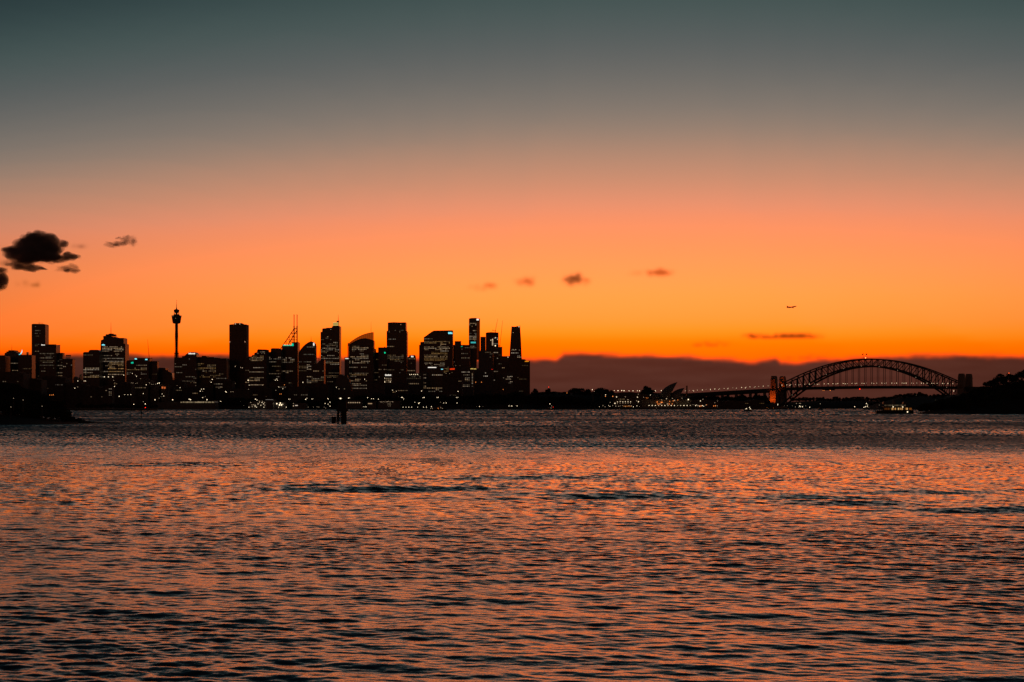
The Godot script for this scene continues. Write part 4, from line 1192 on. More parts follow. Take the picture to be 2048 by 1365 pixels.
# ---------- the arch bridge ----------
func make_bridge() -> void:
	var turn := deg_to_rad(36.0)      # the north end stands nearer
	var d := 4250.0
	var b := thing("arch_bridge", "long steel arch bridge with a lamp-lit deck and square stone pylons", "bridge", Vector3(X(1737.5, d), 0, -d))
	b.rotation.y = -turn
	# along the bridge: local x from -251.5 to 251.5; across: local z
	var half := 245.0
	var upper := func(u: float) -> float:      # u: -1..1
		var s := absf(u)
		return 129.0 - 68.0 * pow(s, 2.0) + 4.5 * pow(s, 6.0) if s < 0.9 else 129.0 - 68.0 * pow(s, 2.0) + 4.5 * pow(s, 6.0)
	var lower := func(u: float) -> float:
		return 110.5 - 102.0 * u * u
	var deck := func(u: float) -> float:
		return 58.6 - 3.2 * u * u
	var panels := 28
	for side in [-15.0, 15.0]:
		for i in panels:
			var u0 := -1.0 + 2.0 * i / panels
			var u1 := -1.0 + 2.0 * (i + 1) / panels
			var a := Vector3(u0 * half, upper.call(u0), side)
			var e := Vector3(u1 * half, upper.call(u1), side)
			var la := Vector3(u0 * half, lower.call(u0), side)
			var le := Vector3(u1 * half, lower.call(u1), side)
			var st := new_st()
			bar(st, a, e, 2.0, 2.9)
			obj("upper_chord", st, M.steel, b)
			st = new_st()
			bar(st, la, le, 2.4, 4.2)
			obj("lower_chord", st, M.steel, b)
			st = new_st()
			bar(st, a, la, 2.2 if absf(u0) > 0.55 else 1.6)
			obj("upright", st, M.steel, b)
			st = new_st()
			if u0 < -0.001:
				bar(st, a, le, 1.5)
			else:
				bar(st, la, e, 1.5)
			obj("diagonal", st, M.steel, b)
			if i and lower.call(u0) > deck.call(u0) + 4.0:
				st = new_st()
				bar(st, la, Vector3(u0 * half, deck.call(u0), side), 1.0)
				obj("hanger", st, M.steel, b)
		var st2 := new_st()
		bar(st2, Vector3(half, upper.call(1.0), side), Vector3(half, lower.call(1.0), side), 1.6)
		obj("upright", st2, M.steel, b)
	for i in range(0, panels + 1, 2):      # sway braces between the two arches
		var u := -1.0 + 2.0 * i / panels
		var st := new_st()
		bar(st, Vector3(u * half, upper.call(u), -15), Vector3(u * half, upper.call(u), 15), 1.0)
		bar(st, Vector3(u * half, lower.call(u), -15), Vector3(u * half, lower.call(u), 15), 1.2)
		obj("cross_brace", st, M.steel, b)
	for i in panels:
		var u0 := -1.0 + 2.0 * i / panels
		var u1 := -1.0 + 2.0 * (i + 1) / panels
		var st := new_st()
		var y0: float = deck.call(u0)
		var y1: float = deck.call(u1)
		quad(st, Vector3(u0 * half, y0, -24), Vector3(u1 * half, y1, -24), Vector3(u1 * half, y1, 24), Vector3(u0 * half, y0, 24), Vector3.UP)
		quad(st, Vector3(u0 * half, y0 - 5.5, -22), Vector3(u1 * half, y1 - 5.5, -22), Vector3(u1 * half, y1 - 5.5, 22), Vector3(u0 * half, y0 - 5.5, 22), Vector3.DOWN)
		for z in [-24.0, 24.0]:
			quad(st, Vector3(u0 * half, y0 + 1.4, z), Vector3(u1 * half, y1 + 1.4, z), Vector3(u1 * half, y1 - 5.5, z * 0.92), Vector3(u0 * half, y0 - 5.5, z * 0.92), Vector3(0, 0, z))
		obj("deck", st, M.steel, b)
	# approach spans on piers
	for side in [-1.0, 1.0]:
		var len := 300.0 if side < 0.0 else 150.0
		var x0: float = side * (half + 2.0)
		var x1: float = side * (half + len)
		var st := new_st()
		var drop := 14.0 if side < 0.0 else 3.0
		var p := [Vector3(x0, 55.4, 0), Vector3(x1, 55.4 - drop, 0)]
		for z in [-22.0, 22.0]:
			quad(st, p[0] + Vector3(0, 1.2, z), p[1] + Vector3(0, 1.2, z), p[1] + Vector3(0, -9.0, z), p[0] + Vector3(0, -9.0, z), Vector3(0, 0, z))
		quad(st, p[0] + Vector3(0, 0, -22), p[1] + Vector3(0, 0, -22), p[1] + Vector3(0, 0, 22), p[0] + Vector3(0, 0, 22), Vector3.UP)
		quad(st, p[0] + Vector3(0, -9, -22), p[1] + Vector3(0, -9, -22), p[1] + Vector3(0, -9, 22), p[0] + Vector3(0, -9, 22), Vector3.DOWN)
		obj("approach_span", st, M.steel, b)
		for k in int(len / 50.0):
			var t := (k + 1) / (len / 50.0 + 1.0)
			st = new_st()
			for z in [-16.0, 16.0]:
				box(st, Vector3(lerpf(x0, x1, t) - 2.5, 0, z - 4.0), Vector3(lerpf(x0, x1, t) + 2.5, 55.4 - drop * t - 9.0, z + 4.0))
			obj("pier", st, M.granite, b)
	# stone pylons: a pair at each end on a shared abutment
	for side in [-1.0, 1.0]:
		for z in [-25.0, 25.0]:
			var cx: float = side * (half + 12.0)
			var w := 7.6
			var st := new_st()
			var hs := [[0.0, w + 1.8, 9.0], [48.0, w + 1.0, 8.0], [50.0, w + 1.0, 8.0], [50.5, w, 7.2], [78.0, w - 0.9, 6.6], [84.0, w - 1.1, 6.4], [88.5, w - 2.4, 5.4]]
			for k in hs.size() - 1:
				var a: Array = hs[k]
				var e: Array = hs[k + 1]
				var lo := []
				var hi := []
				for q in [[-1, -1], [1, -1], [1, 1], [-1, 1]]:
					lo.append(Vector3(cx + q[0] * a[1], a[0], z + q[1] * a[2]))
					hi.append(Vector3(cx + q[0] * e[1], e[0], z + q[1] * e[2]))
				for i in 4:
					var j := (i + 1) % 4
					quad(st, lo[i], lo[j], hi[j], hi[i], (lo[i] + lo[j]) / 2 - Vector3(cx, a[0], z) + Vector3(0, 0.1, 0))
			var t: Array = hs[-1]
			quad(st, Vector3(cx - t[1], t[0], z - t[2]), Vector3(cx + t[1], t[0], z - t[2]), Vector3(cx + t[1], t[0], z + t[2]), Vector3(cx - t[1], t[0], z + t[2]), Vector3.UP)
			var py := obj("pylon", st, M.granite, b)
			st = new_st()      # cornice, and the dark archway at deck height
			box(st, Vector3(cx - w - 0.2, 77.0, z - 7.2), Vector3(cx + w + 0.2, 78.4, z + 7.2))
			obj("cornice", st, M.granite, py)
			st = new_st()
			var oz: float = z + (7.3 if z > 0 else -7.3)
			prism(st, PackedVector2Array([Vector2(cx - 3.0, 51.5), Vector2(cx + 3.0, 51.5), Vector2(cx + 3.0, 58.0), Vector2(cx + 1.6, 60.2), Vector2(cx, 61.0), Vector2(cx - 1.6, 60.2), Vector2(cx - 3.0, 58.0)]), oz + 0.15, oz - 0.15)
			obj("archway", st, M.glass, py)
		var st3 := new_st()
		box(st3, Vector3(side * (half + 12.0) - 9.5, 0, -14.0), Vector3(side * (half + 12.0) + 9.5, 49.0, 14.0))
		obj("abutment", st3, M.granite, b)
	# lamps along the deck, one post each
	var post := new_st()
	tube(post, Vector3.ZERO, Vector3(0, 8.0, 0), 0.22, 0.16, 5)
	post.generate_normals()
	var post_mesh := post.commit()
	var globe := ball(0.85, 6)
	for k in 60:
		var x := -half - 285.0 + k * 13.4
		for z in [23.0, -23.0]:
			if absf(absf(x) - half - 12.0) < 12.0:
				continue
			if z < 0.0 and k % 2:
				continue
			var u := x / half
			var y: float = deck.call(u) if absf(u) <= 1.0 else (55.4 - 14.0 * (-x - half) / 300.0 if u < 0 else 55.4 - 3.0 * (x - half) / 150.0)
			if x > half + 140.0 or x < -half - 290.0:
				continue
			var lp := shared("lamp_post", post_mesh, M.steel, b, Vector3(x + rng.randf_range(-1.5, 1.5), y, z))
			var bright := rng.randf()
			var sc := rng.randf_range(0.55, 1.2)
			shared("lamp", globe, M.deck_lamp if bright < 0.85 else M.dim_lamp, lp, Vector3(0, 8.3, 0), Vector3.ONE * sc)
	for k in 9:      # dim work lights under the arch
		var u := -0.85 + k * 0.2
		shared("maintenance_light", ball(0.5, 6), M.dim_lamp, b, Vector3(u * half, lower.call(u) + 1.0, 16.6))
	# crown: red beacon and two flags
	shared("beacon_light", ball(1.3, 8), glow(Color(1.0, 0.5, 0.25), 5.0), b, Vector3(-8.0, 132.8, 0))
	for q in [-14.0, -4.0]:
		var st := new_st()
		tube(st, Vector3(q, 129, 0), Vector3(q, 145, 0), 0.25, 0.15, 6)
		var fp := obj("flagpole", st, M.steel, b)
		st = new_st()
		var pts := []
		for i in 7:
			pts.append(Vector3(q - i * 0.55, 144.8 - i * 0.42 - 0.25 * sin(i * 1.1), sin(i * 1.3) * 0.7))
		for i in 6:
			quad(st, pts[i], pts[i + 1], pts[i + 1] + Vector3(0, -3.6, 0), pts[i] + Vector3(0, -3.6, 0), Vector3.BACK)
		obj("flag", st, M.flag, fp)
	shared("navigation_light", ball(1.5, 8), M.red_lamp, b, Vector3(-14.0, 52.0, 22.5))
	for q in [-118.0, -114.5, -98.0, -97.0]:
		shared("maintenance_light", ball(0.7, 6), M.warm_lamp, b, Vector3(q, 49.0, 20.0))
	# a gantry under the deck
	var g := new_st()
	box(g, Vector3(-120, 49.4, 8), Vector3(-90, 52.8, 20))
	obj("gantry", g, M.steel, b)
	# floodlights at the foot of the south pylons
	for q in [[-half - 21.0, 4.0, 45.0], [-half - 3.0, 3.0, 46.0]]:
		flood(b, Vector3(q[0], q[1], q[2]), Vector3(-half - 12.0, 52.0, 33.0), 1900.0, 30.0)
	flood(b, Vector3(-half - 12.0 + 16.0, 62.0, 10.0), Vector3(-half - 12.0 + 8.0, 72.0, -17.0), 400.0, 40.0)
	flood(b, Vector3(-half - 12.0 + 4.0, 58.5, 8.0), Vector3(-half - 12.0, 72.0, 17.0), 300.0, 40.0)

func flood(b: Node3D, where: Vector3, aim: Vector3, power: float, cone: float) -> void:
	var lamp := shared("flood_light", ball(0.22, 8), M.flood_lamp, b, where, Vector3.ONE)
	var l := SpotLight3D.new()
	l.name = "flood_beam"
	l.light_color = Color(1.0, 0.36, 0.06)
	l.light_energy = power
	l.spot_angle = cone
	l.spot_range = 200.0
	l.spot_attenuation = 2.0
	l.light_size = 0.3
	l.shadow_enabled = true
	lamp.add_child(l)
	l.look_at_from_position(b.to_global(where + (aim - where).normalized() * 0.4), b.to_global(aim))

# ---------- the shell-roofed hall ----------
func make_opera_house() -> void:
	var d := 4000.0
	var h := thing("shell_roofed_hall", "concert hall with tall white sail-like shells on a podium over the water", "concert hall", Vector3(X(1340, d), 0, -d))
	var lx := func(px: float) -> float: return X(px, d) - h.position.x
	var st := new_st()
	box(st, Vector3(lx.call(1283), 0, -60), Vector3(lx.call(1383), Y(800, d), 20))
	obj("podium", st, M.granite, h)
	st = new_st()
	box(st, Vector3(lx.call(1278), 0, 20), Vector3(lx.call(1390), Y(814.2, d), 34))
	obj("sea_wall", st, M.granite, h)
	# ridge outline in photo pixels from the heel to the tip, foot, half width, nearness
	var shells := [
		[[[1322.5, 799], [1321.8, 793], [1323, 787], [1326.5, 781], [1332, 775.5], [1340, 770.5], [1348, 767], [1356.8, 764.3]], [1338, 800], 22.0, -20.0],
		[[[1341, 799], [1341, 793], [1344, 787.5], [1349, 783], [1355, 779.8], [1362, 777.5], [1370.8, 776]], [1357, 800], 17.0, -12.0],
		[[[1352, 800], [1353, 796], [1356, 792], [1361, 788.5], [1368, 786]], [1363, 800.5], 12.0, -6.0],
		[[[1324, 799], [1322, 795], [1317, 791.5], [1309, 789], [1300, 788.2], [1291, 789.8]], [1306, 800], 15.0, -20.0],
		[[[1300, 800], [1297, 797], [1291, 795], [1284, 794.5]], [1292, 800.5], 10.0, -10.0]]
	for s in shells:
		var ridge := []
		for p in s[0]:
			ridge.append(Vector3(lx.call(p[0]), Y(p[1], d), s[3]))
		var out := new_st()
		out.set_smooth_group(0)
		for side in [1.0, -1.0]:
			var foot := Vector3(lx.call(s[1][0]), Y(s[1][1], d), s[3] + side * s[2])
			var n := 8
			var grid := []
			for i in ridge.size():
				var row := []
				for k in n + 1:
					var v := k / float(n)
					var p: Vector3 = ridge[i].lerp(foot, v)
					p.z += side * sin(v * PI) * s[2] * 0.34 * (0.35 + 0.65 * sin((i + 0.5) / ridge.size() * PI))
					p.y += sin(v * PI) * 3.0
					row.append(p)
				grid.append(row)
			for i in ridge.size() - 1:
				for k in n:
					quad(out, grid[i][k], grid[i + 1][k], grid[i + 1][k + 1], grid[i][k + 1], Vector3(0, 0.3, side))
		out.generate_normals()
		var sh := obj("shell", out, M.tile, h, false)
		# glass wall set back inside the mouth
		var tip: Vector3 = ridge[-1]
		var f := Vector3(lx.call(s[1][0]), Y(s[1][1], d), s[3])
		var gl := new_st()
		var top: Vector3 = tip.lerp(f, 0.45)
		tri(gl, top, f + Vector3(0, 0, s[2] * 0.9), f + Vector3(0, 0, -s[2] * 0.9), Vector3(1, 0.2, 0))
		obj("glass_wall", gl, M.glass, sh)
	# lights of the podium and the promenade below it
	for q in [[1331.6, 798, 1.2, 0], [1343.3, 797.6, 0.8, 0], [1347.8, 801.4, 1.0, 0], [1345, 802.4, 0.9, 2], [1362.6, 797, 0.7, 0], [1375, 799.6, 1.4, 1], [1313, 804.5, 1.1, 2], [1321, 805.2, 1.2, 2], [1323, 805.2, 1.0, 2], [1314.3, 808.6, 0.9, 2], [1317, 808.6, 0.9, 2], [1320, 808.6, 0.9, 0],
			[1333.2, 808.6, 1.0, 0], [1336.8, 808.6, 1.0, 2], [1338, 803.4, 0.8, 2], [1343, 808.5, 0.8, 2], [1354, 800.5, 0.8, 2]]:
		shared("terrace_light", ball(q[2], 6), [M.dim_lamp, M.lamp, M.warm_lamp][q[3]], h, Vector3(lx.call(q[0]), Y(q[1], d), 21.5))
	for i in 17:
		var px := 1296.0 + i * 6.3
		shared("promenade_light", ball(rng.randf_range(0.7, 1.1), 6), M.lamp if rng.randf() < 0.5 else M.dim_lamp, h, Vector3(lx.call(px), Y(811.6, d), 33.0))
	for q in [[-18.0, Y(801, d), 24.0, -4.0, 25.0, -18.0]]:
		var lamp := shared("flood_light", ball(0.25, 8), M.lamp, h, Vector3(q[0] - 6.0, q[1] + 1.0, q[2] + 16.0))
		var l := SpotLight3D.new()
		l.name = "flood_beam"
		l.light_color = Color(1.0, 0.82, 0.6)
		l.light_energy = 20.0
		l.spot_angle = 40.0
		l.spot_range = 200.0
		l.spot_attenuation = 2.0
		l.shadow_enabled = true
		lamp.add_child(l)
		l.look_at_from_position(lamp.global_position + Vector3(0, 0.5, 0), h.to_global(Vector3(q[3] - 12.0, 32.0, q[5])))

# ---------- trees ----------
var tree_meshes := []

func tree_kind(seed_: int, wide: float, lobes: int, leaves: int, leaf: float, trunk: float) -> Array:
	var r := RandomNumberGenerator.new()
	r.seed = seed_
	var st := new_st()
	tube(st, Vector3(0, -0.12, 0), Vector3(0.01, trunk, 0), 0.035, 0.022, 6)
	var centres := []
	for i in lobes:
		var a := TAU * i / lobes + r.randf_range(-0.4, 0.4)
		var q := r.randf_range(0.25, 1.0) * wide * 0.33
		var c := Vector3(cos(a) * q, r.randf_range(trunk + 0.16, 0.82), sin(a) * q)
		if i == 0:
			c = Vector3(r.randf_range(-0.08, 0.08), 0.83, 0)
		centres.append([c, r.randf_range(0.13, 0.2) * (0.6 + 0.5 * wide)])
		tube(st, Vector3(0.01, trunk * r.randf_range(0.7, 1.0), 0), c, 0.016, 0.006, 4)
	st.generate_normals()
	var lf := new_st()
	for i in leaves:
		var l: Array = centres[r.randi() % lobes]
		var dir := Vector3(r.randfn(), r.randfn() * 0.8, r.randfn()).normalized()
		var p: Vector3 = l[0] + dir * l[1] * pow(r.randf(), 0.4) * Vector3(1.15, 0.8, 1.15)
		var u := Vector3(r.randfn(), r.randfn(), r.randfn()).normalized()
		var v := u.cross(Vector3(r.randfn(), r.randfn(), r.randfn()).normalized()).normalized()
		var s := leaf * r.randf_range(0.6, 1.3)
		var n := u.cross(v)
		tri(lf, p - u * s, p + v * s * 0.6, p + u * s, n)
		tri(lf, p - u * s, p + u * s, p - v * s * 0.6, n)
	lf.generate_normals()
	return [st.commit(), lf.commit()]

func tree(label: String, group: String, where: Vector3, height: float, kind: int, called := "tree") -> void:
	var t := thing(called, label, "tree", where, group)
	t.rotation.y = rng.randf() * TAU
	var w := rng.randf_range(0.85, 1.2)
	t.scale = Vector3(height * w, height, height * w)
	shared("trunk", tree_meshes[kind][0], M.bark, t, Vector3.ZERO)
	shared("crown", tree_meshes[kind][1], M.leaf if rng.randf() < 0.5 else M.leaf2, t, Vector3.ZERO)

func ridge_at(px: float, ridge: Array) -> float:
	for k in range(1, ridge.size()):
		if px <= ridge[k][0]:
			return lerpf(ridge[k - 1][1], ridge[k][1], (px - ridge[k - 1][0]) / float(ridge[k][0] - ridge[k - 1][0]))
	return ridge[-1][1]

func make_trees() -> void:
	tree_meshes = [tree_kind(1, 1.0, 9, 1500, 0.05, 0.25), tree_kind(2, 1.35, 11, 1700, 0.05, 0.22), tree_kind(3, 0.75, 8, 1300, 0.05, 0.2), tree_kind(4, 1.7, 12, 1800, 0.05, 0.3)]
	var r := rng
	# park along the city shore
	var park := [[150, 806], [316, 808], [318, 812], [440, 800], [470, 790], [500, 797], [560, 800], [620, 796], [680, 792], [740, 789], [800, 786], [850, 786], [900, 789], [960, 786], [1010, 785], [1040, 782], [1056, 786], [1085, 792]]
	var px := 156.0
	while px < 1086.0:
		var d := (2300.0 if px < 312.0 else 3700.0) + r.randf_range(0.0, 60.0)
		var h := Y(ridge_at(px, park) + r.randf_range(-1.0, 7.0), d) - 2.0
		if px < 318.0 or px > 434.0:
			tree("rounded dark tree in the belt along the city shore", "trees along the city shore", Vector3(X(px, d), 2.0, -d), clampf(h, 6.0, 40.0), r.randi() % 4)
		px += r.randf_range(7.0, 13.0)
	# gardens point
	var g := [[1076, 800], [1090, 792], [1110, 792], [1140, 788], [1160, 790], [1176, 800]]
	px = 1078.0
	while px < 1176.0:
		var d := 3400.0 + r.randf_range(0.0, 60.0)
		tree("dark tree on the low gardens point beside the moored launch", "trees on the gardens point", Vector3(X(px, d), 2.0, -d), maxf(Y(ridge_at(px, g) + r.randf_range(0.0, 5.0), d) - 2.0, 7.0), r.randi() % 4)
		px += r.randf_range(5.0, 9.0)
	# single trees that stand out against the cloud bank: x, top y, width, distance
	var d0 := 4050.0
	for q in [[1070, 776.5, 2, "slim tree alone on the ridge next to the last apartment block"], [1097, 776.5, 0, "round tree under a red light on the garden ridge"], [1150, 776, 3, "wide spreading fig on the garden ridge, left one of two domed crowns"], [1164, 776, 1, "wide spreading fig on the garden ridge, shoulder of the first domed crown"], [1177, 777.5, 2, "small upright tree beside the first domed fig"],
			[1201, 775.5, 3, "domed fig on the garden ridge, second of the domed crowns"], [1213, 778, 1, "fig crown leaning against the second domed fig"], [1223, 780, 0, "lower tree right of the second domed fig"], [1293, 771.5, 0, "tall lumpy tree standing above the quay before the shell-roofed hall"], [1287, 779, 2, "left flank tree of the tall lumpy tree above the quay"], [1299, 779, 1, "right flank tree of the tall lumpy tree above the quay"]]:
		var base := 789.0
		var hh := Y(q[1], d0) - Y(base + 6.0, d0)
		tree(q[3], "", Vector3(X(q[0], d0), Y(base + 6.0, d0), -d0), hh, q[2])
	var low := [[1060, 784], [1110, 783], [1140, 784], [1185, 786], [1232, 787], [1262, 785], [1310, 788], [1330, 792], [1384, 797], [1450, 800], [1530, 804]]
	px = 1064.0
	while px < 1330.0:
		var d := 4120.0 + r.randf_range(-40.0, 80.0)
		tree("low tree of the dark garden ridge", "trees on the garden ridge", Vector3(X(px, d), Y(ridge_at(px, low) + 9.0, d), -d), r.randf_range(9.0, 14.0), r.randi() % 4)
		px += r.randf_range(8.0, 13.0)
	px = 1386.0
	while px < 1532.0:      # planted slopes under the bridge approach
		var d := 4060.0 + r.randf_range(-20.0, 20.0)
		tree("dark tree on the slope under the bridge approach", "trees under the bridge approach", Vector3(X(px, d), 2.0, -d), Y(lerpf(790.0, 787.0, (px - 1386.0) / 146.0) + r.randf_range(0.0, 6.0), d) - 2.0, r.randi() % 4)
		px += r.randf_range(6.0, 10.0)
	# far shore seen under the bridge
	px = 1586.0
	while px < 1790.0:
		var d := 6250.0 + r.randf_range(0.0, 60.0)
		tree("distant tree on the low shore seen under the bridge", "trees on the far shore under the bridge", Vector3(X(px, d), Y(806, d), -d), r.randf_range(17.0, 25.0), r.randi() % 4)
		px += r.randf_range(5.0, 8.5)
	# north shore hill beneath the bridge end
	var nh := [[1742, 803], [1765, 798], [1782, 793], [1795, 788], [1815, 786], [1836, 782.5], [1858, 788], [1872, 787], [1900, 788], [1960, 787], [2050, 790]]
	px = 1742.0
	while px < 1990.0:
		var d := 3480.0 + r.randf_range(0.0, 80.0)
		var y := ridge_at(px, nh)
		var hh := r.randf_range(10.0, 15.0)
		tree("tree of the dark north shore below the bridge deck", "trees on the north shore", Vector3(X(px, d), Y(y + r.randf_range(-0.5, 3.0), d) - hh, -d), hh, r.randi() % 4)
		px += r.randf_range(5.5, 9.0)
	# wooded headland near the ferry
	var eh := [[1840, 814], [1860, 806], [1890, 797], [1920, 788], [1950, 778], [1968, 772], [1977, 763], [1990, 757], [2000, 752], [2020, 746], [2045, 743], [2060, 738], [2200, 732]]
	px = 1842.0
	while px < 2130.0:
		for k in 3:
			var d := 1150.0 - k * 34.0 + r.randf_range(-8.0, 8.0)
			var y := ridge_at(px, eh)
			var hh := r.randf_range(6.5, 10.0)
			var top := lerpf(Y(y, 1150.0), 8.0, k * 0.3) + r.randf_range(-1.5, 0.6)
			if top < 3.5:
				continue
			tree("leafy tree of the steep wooded headland behind the ferry", "trees on the wooded headland behind the ferry", Vector3(X(px, d), maxf(top - hh, 0.2), -d), maxf(minf(hh, top - 0.2), 2.0), r.randi() % 4)
		px += r.randf_range(8.0, 13.0)
	tree("wind-bent tree standing clear on the wooded headland's skyline", "", Vector3(X(2001, 1150), Y(756, 1150) - 1.0, -1150), Y(748, 1150) - Y(756, 1150) + 1.2, 3)
	tree("tallest pine on the crest of the wooded headland", "", Vector3(X(2052, 1155), Y(752, 1155), -1155), Y(737, 1155) - Y(752, 1155), 0)
	# trees of the near dark headland
	var wh := [[-260, 742], [-60, 752], [0, 762], [50, 774], [90, 789], [112, 804], [126, 814], [138, 824], [146, 836], [152, 843], [158, 846]]
	px = -180.0
	while px < 150.0:
		for k in 2:
			var d := 428.0 - k * 9.0 + r.randf_range(-2.0, 2.0)
			var y := ridge_at(px, wh) + r.randf_range(-2.0, 5.0)
			var top := Y(y, d) * (1.0 - 0.3 * k)
			if top < 0.8:
				continue
			var hh := minf(top - 0.1, r.randf_range(4.0, 7.5))
			tree("bushy tree of the near black headland beside the rock reef", "trees on the near headland", Vector3(X(px, d), top - hh, -d), hh, r.randi() % 4)
		px += r.randf_range(7.0, 12.0)
	for q in [[150.5, 838.5, 1.4], [157, 836, 1.1], [146, 836, 1.6]]:
		tree("low shrub among the rocks at the tip of the near headland", "shrubs at the headland tip", Vector3(X(q[0], 422), 0.2, -422), Y(q[1], 422) - 0.2, 1, "shrub")
	for q in [[26.5, 797.5], [45.5, 801], [21, 815], [83.5, 813.5]]:
		post_lamp("garden_lamp", "faint lamp among the trees of the near black headland", q[0], q[1], 404.0, 3.0, M.dim_lamp, 0.09, "lamp", "faint lamps on the near headland")
	# two navigation lights on the headlands
	post_lamp("navigation_light_pole", "orange-red light on a pole among the headland's crest trees", 2018.6, 747.4, 1120.0, 5.0, M.red_warm, 0.38, "light pole")
	post_lamp("navigation_light_pole", "red light on a mast above the garden ridge", 1097.4, 775.3, 4040.0, 9.0, M.red_lamp, 1.1, "light pole")

func post_lamp(called: String, label: String, px: float, py: float, d: float, tall: float, m: Material, r: float, category: String, group := "") -> void:
	var top := Y(py, d)
	tall = minf(tall, maxf(top - 0.5, 1.5))
	var o := thing(called, label, category, Vector3(X(px, d), top - tall, -d), group)
	var st := new_st()
	tube(st, Vector3.ZERO, Vector3(0, tall, 0), 0.14, 0.09, 5)
	obj("pole", st, M.steel, o)
	shared("lamp", ball(r * 0.75, 6), m, o, Vector3(0, tall + r * 0.6, 0))

